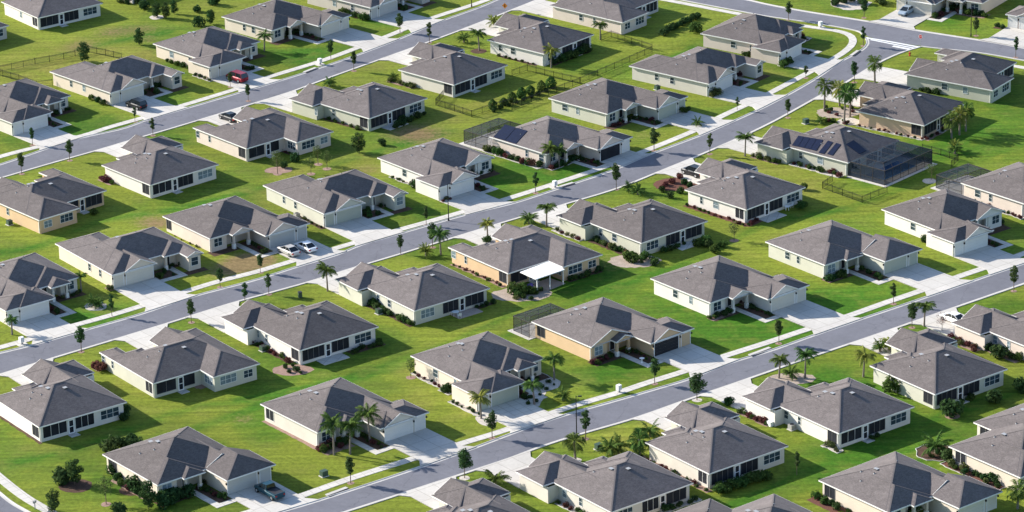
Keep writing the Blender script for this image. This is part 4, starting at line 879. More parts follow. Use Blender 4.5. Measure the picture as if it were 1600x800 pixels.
# house beds: (house, wall, from, to, width, material, number of shrubs, height, kinds)
for hid, wl, a, b, wd, mt, n_, hh, kd in [
 (5, 'L', 1, 7, .8, None, 3, 1.2, 'dark mid'), (5, 'F', 11.5, 17, 1.6, M_MULCH, 6, .9, 'dark'), (6, 'L', 8, 16, .8, None, 5, .8, 'dark mid'), (6, 'L', -.5, 5, .8, M_STONE, 4, .6, 'dark olive'), (7, 'F', 5, 8, 1, M_MULCH, 3, 1, 'dark'), (8, 'L', 1, 9, 1, M_MULCH, 6, 1.2, 'mid dark'), (4, 'F', 13, 17, 1.2, None, 4, .9, 'dark'),
 (12, 'L', 11, 15, 1.2, M_PINE, 4, 1, 'mid red'), (13, 'L', -2, 16, .9, M_MULCH, 17, .42, 'dark red'), (14, 'L', 2, 12, .8, M_MULCH, 5, .8, 'mid dark'), (14, 'F', 4, 14, 3.4, None, 9, 1.1, 'dark mid'), (15, 'L', 10, 17, 1.2, M_PINE, 6, .9, 'mid olive'), (16, 'L', 2, 12, .8, M_MULCH, 7, .5, 'dark'), (16, 'F', 2, 13, 1.4, M_MULCH, 9, 1.5, 'mid dark'),
 (21, 'F', 13, 17, 1.6, M_PINE, 6, .7, 'dark olive'), (22, 'L', 0, 2, 1, M_PINE, 2, .8, 'olive'), (22, 'F', 12, 16.5, 1.2, M_MULCH, 5, .7, 'dark'), (23, 'L', 3, 12, .6, None, 4, .35, 'olive'), (24, 'L', 0, 8, 1, M_MULCH, 6, .45, 'dark olive'), (24, 'F', 13, 17.3, 1.6, M_PINE, 5, .7, 'dark'), (25, 'L', 8, 16, .6, M_STONE, 5, .5, 'olive mid'), (25, 'L', 7.2, 9, .8, None, 2, 1.3, 'dark'), (25, 'F', 12, 17.5, 1.6, M_MULCH, 7, 1.0, 'dark'), (25, 'F', .2, 2.4, 1.2, M_PINE, 3, .7, 'red olive'),
 (26, 'L', 1, 15, 1.6, M_STONE, 11, 1.2, 'mid red dark olive'), (26, 'F', 0, 7, 1.8, M_STONE, 7, 1.1, 'dark red mid'), (27, 'F', 1, 8, 1.4, M_MULCH, 7, .9, 'dark red'), (27, 'F', 15, 17.2, 1, None, 2, 1, 'mid'), (28, 'F', .4, 2.4, 1.2, M_PINE, 3, 1.3, 'olive mid'), (28, 'F', 13, 17.5, 1.6, M_PINE, 6, .8, 'red dark'), (29, 'L', 8, 10, 1, None, 2, 1, 'dark'), (29, 'F', -.2, 2.6, 1.4, M_STONE, 3, 1.2, 'mid'), (29, 'F', 9, 18, 3, M_STONE, 7, .8, 'dark red mid'),
 (31, 'L', 0, 14, .5, M_MULCH, 0, 1, 'dark'), (31, 'F', 13.6, 15, 1, None, 1, 1.8, 'dark'), (32, 'L', -.6, 16, 1.5, M_PINE, 0, 1, 'dark'), (32, 'L', 15, 17, 1.4, M_PINE, 3, 1.2, 'mid red'), (32, 'F', 7.8, 9.4, 1.6, M_PINE, 0, 1, 'dark'), (33, 'L', 2, 13.5, 1.2, M_MULCH, 9, .75, 'dark red mid'), (33, 'F', -.5, 3.5, 2, M_MULCH, 5, .8, 'mid dark'), (33, 'F', 9, 15.5, 1.8, M_MULCH, 8, .8, 'dark mid'), (34, 'L', .5, 8, 1.2, M_MULCH, 6, .9, 'mid dark'), (34, 'L', 8, 12.5, 1.4, M_MULCH, 4, 1, 'dark mid'), (34, 'F', -.6, 4, 1.6, M_MULCH, 4, 1.2, 'dark mid'), (34, 'F', 12, 16, 1, M_MULCH, 4, .7, 'dark'),
 (35, 'L', 1, 15, .9, M_PINE, 9, .5, 'mid red dark'), (35, 'F', 9.5, 16.5, 1.1, M_MULCH, 7, .8, 'mid dark', ), (36, 'L', 1, 12, 1.8, M_MULCH, 11, 1, 'mid dark red olive'), (36, 'L', 13, 20, 1, M_STONE, 5, .7, 'red olive'), (36, 'F', 4, 10, 1.6, None, 5, .9, 'mid dark'), (37, 'L', -.5, 14, 1.3, mat('red_mulch', (.15, .07, .052), .95, .1, [(9, .4)], bump=.8), 11, .55, 'red mid dark'), (37, 'F', -.6, 3.4, 1.4, MATS['red_mulch'], 4, .7, 'red dark'),
 (38, 'L', 1, 12, 1.8, M_STONE, 12, .8, 'mid dark red olive'), (38, 'L', 13.5, 20, 1.2, M_PINE, 7, .8, 'mid olive'), (39, 'L', 0, 14, 1, M_STONE, 11, .45, 'dark red'), (39, 'F', 0, 12, 1.4, M_PINE, 8, .6, 'dark red'), (40, 'L', 11, 15, 1, None, 4, .9, 'dark'),
 (41, 'L', 1, 11, 1.6, M_PINE, 7, 1.2, 'mid red dark'), (41, 'F', -.5, 5, 2.2, M_MULCH, 7, 1.6, 'dark mid'), (41, 'F', 8, 10, 3, None, 3, .7, 'olive mid'), (42, 'L', 0, 14, .7, M_PINE, 0, 1, 'dark'), (42, 'F', -.3, 5, 3, M_PINE, 12, 1.0, 'dark mid red'), (43, 'L', 7, 19, 1, M_STONE, 9, .5, 'dark mid red'), (43, 'L', 8.5, 11, 1.6, M_STONE, 1, 1.7, 'dark'), (43, 'L', -1, 6.5, 1.2, M_STONE, 6, .5, 'dark'), (43, 'F', 9, 17, 4.5, M_STONE, 12, .7, 'dark olive red'),
 (44, 'F', -.2, 4.2, 1.8, M_PINE, 8, .8, 'dark mid red'), (45, 'L', -.4, 13, 1.1, M_PINE, 9, .45, 'dark red mid'), (45, 'F', -.4, 4.2, 1.4, M_PINE, 6, .8, 'dark mid'), (46, 'F', -.2, 4.4, 1.5, M_PINE, 6, 1, 'dark mid'), (47, 'L', 7.5, 9.4, 1, M_MULCH, 3, 1.1, 'dark'), (47, 'F', 12, 17.5, 1.4, M_MULCH, 6, .9, 'dark red'), (48, 'L', 0, 14, 1, M_STONE, 11, .6, 'red mid dark'),
 (52, 'L', .5, 12, 1.2, M_STONE, 9, .8, 'mid dark red'), (52, 'F', 9, 16, 1.2, M_STONE, 5, .9, 'dark'), (53, 'L', -.3, 16, 1.1, M_PINE, 11, .55, 'dark mid red'), (54, 'L', -.6, 3, 1.3, M_STONE, 3, .8, 'olive'), (54, 'L', 13.4, 20, 1, M_PINE, 7, .8, 'mid red'), (54, 'F', 5.4, 8.6, 1, None, 2, .9, 'dark'), (55, 'F', 5, 8, 1.2, None, 3, .8, 'dark mid'), (56, 'L', 6, 13, 1.8, M_PINE, 6, 1.1, 'dark mid'), (56, 'L', 13, 20, 1.5, M_PINE, 7, .9, 'red mid olive'),
 (61, 'L', 9, 15, 2.4, MATS['red_mulch'], 4, 1, 'mid dark'), (61, 'L', 0, 9, 1, MATS['red_mulch'], 4, .6, 'mid'), (62, 'L', 3, 15, 1.6, MATS['red_mulch'], 11, .9, 'mid dark olive'), (71, 'F', 9, 18, 3, M_PINE, 10, 1.2, 'dark mid red'), (72, 'F', -2, 0, 2, M_MULCH, 3, .8, 'dark')]:
    h = HID[hid]; r_ = random.Random(hid * 7 + int(a * 3)); ks = kd.split()
    c = h['plane'](wl, a, min(b, a + 1.2)); c = h['plane'](wl, (a + b) / 2 - .4, (a + b) / 2 + .4) if c is None else c
    if c is None: c = .4
    if mt:
        ed = M_KERB if mt in (M_STONE,) or hid in (62,) else None
        (bed_local(hid, c - wd, c + .1, a, b, mt, .14, ed) if wl == 'L' else bed_local(hid, a, b, c - wd, c + .1, mt, .14, ed))
    for i in range(n_):
        t = a + (b - a) * (i + .5) / n_ + r_.uniform(-.25, .25); hh_ = hh * r_.uniform(.75, 1.3); off = max(.35 * hh_ + .12, r_.uniform(.35, max(.36, wd * .8)))
        q = h['loc'](c - off, t) if wl == 'L' else h['loc'](t, c - off); plant_shrub(q, hh_, None, ks[r_.randrange(len(ks))])
# shrubs in the entry beds of the front-facing houses
for h in HOUSES:
    if not h['rear'] and 'drive' in h:
        r_ = random.Random(h['id']); pxw = 11.2 if h['plan'] == 1 else 12.6
        for i in range(6):
            X, Y = h['tr'](8.95 + r_.uniform(0, pxw - 10.2), -.6 + i * (6.0 if h['plan'] == 1 else 3.4) / 6); plant_shrub(h['loc'](X, Y), r_.uniform(.4, 1.0), None, ['dark', 'mid', 'red', 'dark'][i % 4])
bed_round(150, 479, 1.8, M_STONE, M_KERB); bed_round(457, 578, 2.2, M_PINE, None, 1.5); bed_round(1462, 707, 3.0, M_MULCH, M_KERB); bed_round(1236, 592, 2.4, M_TAN, None, 1.6); bed_round(1488, 650, 1.2, M_PINE); bed_round(118, 760, 2.4, M_MULCH)
bed_round(208, 765, 2.0, M_MULCH); bed_round(150 + 285, 266, 1.8, M_PINE, None, 1.4); bed_round(245, 27, 1.5, M_STONE); bed_round(992, 408, 3.0, M_TAN, None, 1.5); bed_round(815, 460, 3.2, M_TAN, None, 1.6); bed_round(1452, 283, 1.3, M_STONE); bed_round(1490, 287, 2, M_STONE)
bed_round(1378, 586, 1.4, M_STONE); bed_round(748, 80, 1.6, M_MULCH); bed_round(1310, 176, 3.0, M_TAN, None, 1.4); bed_round(1326, 190, 2.2, M_STONE); bed_round(1060, 288, 3.4, MATS['red_mulch'], None, 1.3); bed_round(899, 719, .9, M_STONE)
bed_px('840,602 864,590 878,597 870,606 852,612 850,624 842,634 836,641 816,634 824,616', M_STONE, .2); bed_px('742,652 756,640 778,655 770,668 752,664', M_STONE, .2)
for u, v in ((858, 598), (866, 602), (848, 606), (844, 618), (838, 628), (830, 622), (826, 632), (854, 609)): plant_shrub(gp(u, v), rnd.uniform(.4, .7), None, 'dark')
for i in range(16):
    plant_shrub(gp(1290 + rnd.uniform(0, 44), 168 + rnd.uniform(0, 28)), rnd.uniform(.5, .9), None, rnd.choice(['red', 'dark', 'mid']))
for u, v, h_ in ((803, 455, 1.0), (812, 458, 1.3), (826, 456, 1.0), (836, 460, .8), (845, 455, .9), (818, 466, .8), (806, 467, .7), (830, 468, .7)): plant_shrub(gp(u, v), h_, None, rnd.choice(['dark', 'mid', 'olive']))
for u, v in ((445, 575), (452, 582), (462, 580), (470, 584), (458, 573)): plant_shrub(gp(u, v), rnd.uniform(.5, .9), None, 'dark')
for u, v in ((1452, 700), (1470, 710), (1455, 714), (1475, 703), (982, 402), (1002, 411), (1022, 415), (988, 398)): plant_shrub(gp(u, v), rnd.uniform(.6, 1.1), None, rnd.choice(['dark', 'mid', 'olive']))
# ------------------------------------------------------------------ parts fixed to particular houses
def roof_pt(h, u, v, kind, lift=.06):
    w0 = h['wings'][0]; z = 3.5; inv = h['rot'].transposed()
    for _ in range(60):
        q = inv @ (gp(u, v, z) - h['org']); z = w0.ez + (w0.sl['l'] * (q.x - w0.x0) if kind == 'L' else w0.sl['f'] * (q.y - w0.y0))
    return Vector((q.x, q.y, z + lift))
def solar(hid, quads, kind):
    h = HID[hid]
    for qd in quads:
        P4 = [roof_pt(h, *(float(t) for t in p.split(',')), kind, .10) for p in qd.split()]
        m = MB(); lo = [p - Vector((0, 0, .07)) for p in P4]; m.poly(P4)
        for i in range(4): m.poly([lo[i], lo[(i + 1) % 4], P4[(i + 1) % 4], P4[i]])
        o = m.obj('solar_panel', M_SOLAR, h['roof'])
solar(38, ['1237.5,227.5 1247.5,212.5 1256.5,214 1247,229.5', '1247.6,229.7 1257.2,214.2 1266,215.6 1256.5,231.6', '1257.1,231.8 1266.7,215.8 1276,217.2 1266,233.8', '1266.6,234 1276.6,217.4 1286,219 1275.5,236.2', '1279,239 1293.7,220 1301.5,222.5 1287.5,241', '1292.5,241 1306.5,223.8 1314,226 1301,243.5'], 'L')
solar(38, ['1322,226 1334,219.5 1354,236 1342.5,241'], 'F')
solar(26, ['771,214.5 789,195 806.5,200 788.5,219.7', '789.3,220 807.2,200.2 824,205 806,225'], 'L')
# white awning of the tan house
h = HID[35]; inv = h['rot'].transposed()
Q = [inv @ (gp(u, v, 2.6) - h['org']) for u, v in ((812.5, 426), (857, 409.5), (882.5, 421), (837, 436.5))]
m = MB(); top = [(q.x, q.y, 2.72 - .10 * (i in (2, 3))) for i, q in enumerate(Q)]; bot = [(a, b, c - .12) for a, b, c in top]; m.poly(top); m.poly(bot[::-1])
for i in range(4): m.poly([bot[i], bot[(i + 1) % 4], top[(i + 1) % 4], top[i]])
aw = m.obj('awning', M_WHITE, h['H']); aw['label'] = 'flat white patio awning'
for t in (.06, .5, .95):
    q = Q[3].lerp(Q[2], t); q = q + Vector((0, .12)); p_ = MB(); p_.box(q.x - .06, q.y - .06, 0, q.x + .06, q.y + .06, 2.5); p_.obj('awning_post', M_WHITE, aw)
bed_px('812,452 858,434 884,443 838,462', M_PAVE, .02)
# pool cages
def cage(hid, x0, x1, y0, y1, hz, label, water=False, rise=.7, attach='b'):
    h = HID[hid]; c = h['loc'](x0, y0); e = empty('pool_cage', (c.x, c.y, 0), R(h['az'])); tag(e, label, 'pool cage')
    W_, D_ = x1 - x0, y1 - y0; i_ = min(1.6, D_ / 3); fr = MB(); sc_ = MB(); z1 = hz; z2 = hz + rise
    o = [(0, 0), (W_, 0), (W_, D_), (0, D_)]; n_ = [(i_, i_), (W_ - i_, i_), (W_ - i_, D_ - i_), (i_, D_ - i_)]
    for k in range(4):
        a, b = o[k], o[(k + 1) % 4]; an, bn = n_[k], n_[(k + 1) % 4]; side = (k == 2 and attach == 'b') or (k == 0 and attach == 'f')
        if not side: sc_.poly([(*a, .05), (*b, .05), (*b, z1), (*a, z1)], 1)
        sc_.poly([(*a, z1), (*b, z1), (*bn, z2), (*an, z2)])
        fr.bar((*a, z1), (*b, z1), .07, .1); fr.bar((*an, z2), (*bn, z2), .06, .06); fr.bar((*a, z1), (*an, z2), .06, .06)
        L_ = math.hypot(b[0] - a[0], b[1] - a[1]); m_ = max(2, int(L_ / 2.1))
        if not side:
            fr.bar((*a, .9), (*b, .9), .05, .06); fr.bar((*a, .06), (*b, .06), .06, .1)
            for j in range(m_ + 1):
                t = j / m_; p = (a[0] + (b[0] - a[0]) * t, a[1] + (b[1] - a[1]) * t); fr.bar((*p, 0), (*p, z1), .06, .06)
        for j in range(1, m_):
            t = j / m_; p = (a[0] + (b[0] - a[0]) * t, a[1] + (b[1] - a[1]) * t); q = (an[0] + (bn[0] - an[0]) * t, an[1] + (bn[1] - an[1]) * t); fr.bar((*p, z1), (*q, z2), .05, .05)
    sc_.poly([(*p, z2) for p in n_]); m_ = max(2, int(W_ / 2.4))
    for j in range(1, m_): x = i_ + (W_ - 2 * i_) * j / m_; fr.bar((x, i_, z2), (x, D_ - i_, z2), .05, .05)
    fr.obj('frame', M_BRONZE, e); sc_.obj('screen_mesh', [M_CAGE, M_CAGEW if hid == 38 else M_CAGE], e)
    d = MB(); d.box(-.7, -.7, -.03, W_ + .7, D_ + (.7 if attach == 'f' else -.1), .07); d.obj('pool_deck', M_CONC, e)
    if water:
        d = MB(); d.box(2, 1.6, 0, W_ - 2.5, D_ - 2.2, .085); d.obj('pool_water', mat('pool_water', (.02, .12, .3), .05, .6), e)
cage(38, .6, 14.6, -7.6, .35, 2.75, 'large dark screened pool cage over a blue pool with pale deck edge', True)
cage(26, -.4, 8.6, 14.5, 20.5, 2.6, 'dark screened pool cage behind the open garage house', False, .8, 'f')
cage(44, -.4, 7.4, 14.5, 18.4, 2.6, 'small dark screened cage behind the tan house with black garage door', False, .3, 'f')
cage(48, .4, 8.6, 14.5, 20.5, 2.5, 'dark screened pool cage near the right frame edge', False, .6, 'f')
# door stoops behind the screened porches
for h in HOUSES:
    if h['rear']:
        xd = {(1, 'A'): 5.15}.get((h['plan'], 'A')); kids = [o for o in h['H'].children if o.name.startswith('screen_door')]
        for o in kids:
            xs_ = [v.co.x for v in o.data.vertices]; ys_ = [v.co.y for v in o.data.vertices]; xc, yc = (min(xs_) + max(xs_)) / 2, max(ys_)
            big = h['id'] in (33, 34, 14, 37, 36); wd, dp = (2.4, 2.4) if big else (.75, 1.25)
            s_ = MB(); s_.box(xc - wd, yc - dp - .1, -.02, xc + wd, yc - .03, .07); struct(s_.obj('patio', M_PAVE if h['id'] == 34 else M_WALK, None, False, (h['org'].x, h['org'].y, 0), R(h['az'])))

# ------------------------------------------------------------------ vehicles
M_CGLASS = mat('car_glass', (.012, .016, .02), .08, .6)
M_LAMP = mat('headlight_lens', (.6, .62, .62), .15, .5); M_TAIL = mat('tail_light_lens', (.35, .02, .02), .25, .5)
def car(u, v, head, kind, col, label, cat='car', rough=.3):
    p = gp(u, v); name = {'sedan': 'parked_car', 'suv': 'parked_car', 'van': 'minivan', 'pickup': 'pickup_truck'}[kind]
    e = empty(name, (p.x, p.y, .1), R(head)); tag(e, label, cat)
    pm = mat('car_paint_' + name + str(u), col, rough, .5, metal=.2)
    S = {'sedan': [(-2.36, .62, .42, .82), (-2.28, .82, .3, .95), (-1.75, .9, .24, .99), (-.6, .91, .22, .97), (1.0, .91, .22, .95), (1.75, .88, .24, .86), (2.22, .78, .3, .72), (2.36, .6, .4, .6)],
         'suv': [(-2.35, .7, .45, .95), (-2.27, .88, .35, 1.05), (-1.5, .94, .28, 1.1), (0, .95, .28, 1.08), (1.0, .95, .28, 1.08), (1.9, .91, .3, 1.0), (2.22, .82, .36, .85), (2.35, .65, .45, .72)],
         'van': [(-2.5, .72, .4, .95), (-2.42, .93, .3, 1.05), (-1.5, .98, .24, 1.06), (0, .98, .24, 1.04), (1.3, .97, .24, 1.0), (2.1, .9, .26, .86), (2.4, .78, .32, .7), (2.5, .6, .4, .6)],
         'pickup': [(-2.75, .8, .5, 1.0), (-2.7, .92, .4, 1.08), (-1.5, .96, .34, 1.1), (0, .96, .34, 1.1), (1.2, .96, .34, 1.1), (2.1, .93, .36, 1.05), (2.6, .86, .42, .9), (2.72, .7, .5, .75)]}[kind]
    C = {'sedan': (-1.95, -1.05, .25, 1.25, 1.45, .97), 'suv': (-2.3, -2.0, .35, 1.2, 1.78, 1.08), 'van': (-2.45, -2.15, .7, 1.75, 1.8, 1.02), 'pickup': (-.45, -.3, .75, 1.5, 1.8, 1.1)}[kind]
    m = MB(); rows = []
    for x, w_, zl, zt in S:
        r = [(-w_ * .9, zl), (-w_, zl + .18), (-w_, zt - .16), (-w_ * .9, zt), (w_ * .9, zt), (w_, zt - .16), (w_, zl + .18), (w_ * .9, zl)]; rows.append([(x, y, z) for y, z in r])
    for a, b in zip(rows, rows[1:]):
        for k in range(8): m.poly([a[k], b[k], b[(k + 1) % 8], a[(k + 1) % 8]])
    m.poly(rows[0]); m.poly(rows[-1][::-1])
    xb, xr, xf, xw, zr, zb = C; hb, ht = S[3][1] * .9, S[3][1] * .74
    B_ = [(xb, -hb, zb), (xb, hb, zb), (xw, hb, zb), (xw, -hb, zb)]; T_ = [(xr, -ht, zr), (xr, ht, zr), (xf, ht, zr), (xf, -ht, zr)]
    m.poly([(a, b, c + .03) for a, b, c in T_]);
    for i in range(4):
        a, b = T_[i], T_[(i + 1) % 4]; m.poly([a, b, (b[0], b[1], b[2] + .03), (a[0], a[1], a[2] + .03)]); m.bar(B_[i], T_[i], .09, .07)
    for s_ in (-1, 1): m.bar(((xr + xf) / 2, s_ * hb, zb), ((xr + xf) / 2, s_ * ht, zr), .09, .05)
    if kind == 'pickup': m.box(-2.6, -.95, 1.05, -.5, -.86, 1.2); m.box(-2.6, .86, 1.05, -.5, .95, 1.2); m.box(-2.72, -.93, 1.05, -2.62, .93, 1.2)
    m.obj('body', pm, e)
    if kind == 'pickup': d = MB(); d.box(-2.6, -.85, 1.06, -.5, .85, 1.125); d.obj('truck_bed', M_DARK, e)
    for nm, q in (('rear_window', (0, 1)), ('side_window', (1, 2)), ('windshield', (2, 3)), ('side_window', (3, 0))):
        g_ = MB(); i, j = q; g_.poly([B_[i], B_[j], T_[j], T_[i]]); g_.obj(nm, M_CGLASS, e)
    zt = S[-2][3]
    for s_ in (-1, 1):
        d = MB(); d.box(S[-2][0] - .12, s_ * .42, zt - .2, S[-2][0] + .1, s_ * .76, zt - .06); d.obj('headlight', M_LAMP, e)
        d = MB(); zz = S[1][3]; d.box(S[0][0] - .02, s_ * .55, zz - .32, S[0][0] + .2, s_ * .84, zz - .1); d.obj('tail_light', M_TAIL, e)
        d = MB(); d.box(xw - .35, s_ * (S[3][1] + .16), zb + .02, xw - .18, s_ * S[3][1] * .9, zb + .16); d.obj('wing_mirror', pm, e)
        for x in (S[1][0] + .85, S[-2][0] - .75):
            rr = .34 if kind in ('sedan', 'van') else .38
            def disc(r0, r1, y0, y1, n=14):
                d = MB(); a = [(x + r0 * math.cos(t * 2 * math.pi / n), y0, rr + r0 * math.sin(t * 2 * math.pi / n)) for t in range(n)]; b = [(x + r1 * math.cos(t * 2 * math.pi / n), y1, rr + r1 * math.sin(t * 2 * math.pi / n)) for t in range(n)]
                for k in range(n): d.poly([a[k], a[(k + 1) % n], b[(k + 1) % n], b[k]])
                d.poly(a); d.poly(b[::-1]); return d
            y1 = s_ * (S[3][1] + .015); wh = disc(rr, rr, y1 - s_ * .22, y1).obj('wheel', M_TYRE, e); disc(rr * .62, rr * .55, y1 - s_ * .05, y1 + s_ * .012).obj('rim', M_RIM, wh)
    return e
A_ = lambda i: HID[i]['az']
car(370, 126, A_(6) + 90, 'van', (.25, .008, .02), 'red minivan on the driveway of the far street', 'minivan')
car(213, 169, A_(5) + 90, 'suv', (.008, .01, .014), 'black SUV on the driveway behind a slim street tree', 'car')
car(451, 397, A_(23) + 90, 'sedan', (.52, .50, .47), 'silver beige sedan, left one of two cars on one driveway')
car(477.5, 391, A_(23) + 90, 'sedan', (.8, .8, .8), 'white sedan, right one of two cars on one driveway')
car(421, 774, A_(41) + 90, 'pickup', (.015, .06, .085), 'dark teal pickup truck with open black bed at bottom left', 'pickup truck')
car(1416, 22, A_(71) - 90, 'sedan', (.33, .40, .47), 'silver blue sedan on a driveway across the junction')
car(1489, 503, A_(56) + 90, 'sedan', (.8, .8, .8), 'white car half hidden behind a garage roof near the right edge')
car(358, 188, A_(13) + 90, 'sedan', (.02, .02, .024), 'black car glimpsed over a roof beside the far street')
car(1083, 274, A_(37) + 90, 'suv', (.02, .02, .022), 'dark car glimpsed behind a garage on the middle street')

# ------------------------------------------------------------------ fences
def fence(s, label, hgt=1.35):
    pts = pline(s); c = pts[0]; e = empty('fence', (c.x, c.y, 0)); tag(e, label, 'fence'); m = MB()
    for a, b in zip(pts, pts[1:]):
        a, b = a - c, b - c; L_ = (b - a).length; n_ = max(1, round(L_ / 2.4))
        for z in (.18, hgt - .22, hgt - .06): m.bar((*a, z), (*b, z), .03, .045)
        k = int(L_ / .13)
        for j in range(k): p = a.lerp(b, (j + .5) / k); m.bar((*p, .08), (*p, hgt), .018, .018)
        for j in range(n_ + 1):
            p = a.lerp(b, j / n_); q = MB(); q.box(p.x - .035, p.y - .035, 0, p.x + .035, p.y + .035, hgt + .08); q.obj('post', M_BLACK, e)
    m.obj('picket_panel', M_BLACK, e)
fence('0,113 55,101 100,93 135,84', 'black picket fence running up the field from the left edge')
fence('-8,116 30,127 58,137 82,134', 'black picket fence below the first one at the left edge')
fence('138,82 165,87 190,93', 'short black picket fence behind the dark garden tree')
fence('693,151 681,165 710,174 737,183 770,172 802,163', 'black picket fence closing the back lawn of the pale house')
fence('800,172 830,160 870,145 907,131 960,108 1019,82', 'long black picket fence running between the back lawns')
fence('800,119 824,111 865,122 906,131', 'black picket fence descending from the palm corner to the long fence')
fence('940,64 955,58 987,69 1019,79', 'black picket fence behind the palm below the clipped hedge')
fence('1301,284 1285,295 1316,306 1347,317 1386,301', 'black picket fence round the lawn left of the pool cage', 1.3)
fence('1441,236 1470,243 1497,252 1486,262', 'black picket fence to the right of the pool cage', 1.3)

# ------------------------------------------------------------------ street furniture
def lamp(u, v, hgt, label):
    p = gp(u, v); e = empty('street_lamp', (p.x, p.y, 0)); tag(e, label, 'street lamp', 'black street lamps'); m = MB()
    m.tube([(0, 0, 0), (0, 0, .5), (0, 0, .55), (0, 0, hgt)], [.15, .13, .09, .055], 8); m.obj('pole', M_BLACK, e)
    m = MB(); m.bar((0, 0, hgt - .1), (.55, -.15, hgt + .02), .05, .05); m.obj('arm', M_BLACK, e)
    m = MB(); m.box(.3, -.28, hgt - .08, .85, -.02, hgt + .07); m.obj('lamp_head', M_BLACK, e)
lamp(701, 345, 6.8, 'tall black street lamp before the white house on the middle street')
lamp(901, 682, 6.6, 'tall black street lamp on the near side of the near street')
lamp(1517, 57, 6.6, 'tall black street lamp across the junction, top right')
lamp(737, 11, 6.6, 'black street lamp cut by the top edge on the far street')
def mailbox(u, v, label):
    p = gp(u, v); e = empty('mailbox_cluster', (p.x, p.y, 0), R(38)); tag(e, label, 'mailbox', 'white cluster mailboxes'); m = MB(); m.box(-.16, -.16, 0, .16, .16, .5); m.obj('pedestal', M_MET, e)
    m = MB(); m.box(-.34, -.3, .42, .34, .3, 1.25); m.obj('cabinet', M_WHITE, e)
    m = MB(); m.box(-.3, -.315, .5, .3, -.295, 1.2, 0)
    m.obj('door_panel', mat('mailbox_door', (.62, .62, .6), .4), e)
    m = MB(); m.box(-.8, -.7, -.02, .8, .7, .055); struct(m.obj('mailbox_pad', M_WALK, None, False, (p.x, p.y, 0), R(38)))
for u, v, l_ in ((500, 101, 'white cluster mailbox beside the far street sidewalk'), (867, 293, 'white cluster mailbox by the open garage house lawn'), (967, 613, 'white cluster mailbox beside the near street sidewalk'), (34, 538, 'white cluster mailbox at the left edge, middle street'), (1282, 43, 'white cluster mailbox on the curving corner sidewalk')): mailbox(u, v, l_)
def cabinet(u, v, label, s=1.0):
    p = gp(u, v); e = empty('utility_cabinet', (p.x, p.y, 0), R(38)); tag(e, label, 'utility box'); m = MB(); m.box(-.6 * s, -.5 * s, 0, .6 * s, .5 * s, .12); m.obj('pad', M_CONC, e)
    m = MB(); m.box(-.5 * s, -.42 * s, .12, .5 * s, .35 * s, .9 * s); m.box(-.52 * s, -.45 * s, .84 * s, .52 * s, .38 * s, .93 * s); m.obj('cabinet', M_GREENBOX, e)
cabinet(1259, 193, 'green utility cabinet on the lawn above the pool cage house'); cabinet(506, 744, 'green utility cabinet on the lawn beside the tall palms house'); cabinet(935, 702, 'green utility cabinet among cabbage palms, lower centre'); cabinet(1341, 40, 'small green utility cabinet beside the cross street', .6) if False else None
def acunit(u, v, label, col=None):
    p = gp(u, v); e = empty('air_conditioner', (p.x, p.y, 0), R(38)); tag(e, label, 'air conditioner'); m = MB(); m.box(-.55, -.55, 0, .55, .55, .08); m.obj('pad', M_CONC, e)
    m = MB(); m.box(-.42, -.42, .08, .42, .42, .85); m.obj('housing', M_ACU if not col else col, e); m = MB(); m.tube([(0, 0, .85), (0, 0, .875)], [.33, .33], 14); m.obj('fan_grille', M_DARK, e)
acunit(1237, 671, 'grey air conditioner by the wall of the deep green lawn house'); acunit(1027, 140, 'dark air conditioner by the long blank side wall', M_GREENBOX); acunit(592, 490, 'dark air conditioner among shrubs at the table and chairs house', M_GREENBOX)
acunit(411, 548, 'air conditioner among shrubs left of the patio slab house', M_GREENBOX); acunit(15, 351, 'dark air conditioner by the tan house wall at the left edge', M_GREENBOX); acunit(464, 340, 'air conditioner beside the mint green house', M_ACU); acunit(1320, 140, 'dark air conditioner beside the stop sign house', M_GREENBOX)
m = MB(); p = gp(1207, 664); e = empty('storage_box', (p.x, p.y, 0), R(37)); tag(e, 'white storage box by the notch of the deep green lawn house', 'storage box')
m.box(-.75, -.4, 0, .75, .4, .62); m.obj('chest', M_WHITE, e); m = MB(); m.box(-.78, -.43, .62, .78, .43, .72); m.obj('lid', M_WHITE, e)
m = MB(); p = gp(469, 465); e = empty('trash_bin', (p.x, p.y, 0), R(20)); tag(e, 'dark wheeled bin on the lawn beside the middle street', 'bin'); m.box(-.28, -.3, .05, .28, .3, .95); m.obj('bin_body', M_GREENBOX, e); m = MB(); m.box(-.3, -.34, .95, .3, .33, 1.03); m.obj('lid', M_DARK, e)
m = MB(); m.tube([(-.2, .3, .1), (-.27, .3, .1)], [.1, .1], 8); m.tube([(.27, .3, .1), (.2, .3, .1)], [.1, .1], 8); m.obj('wheel', M_TYRE, e)
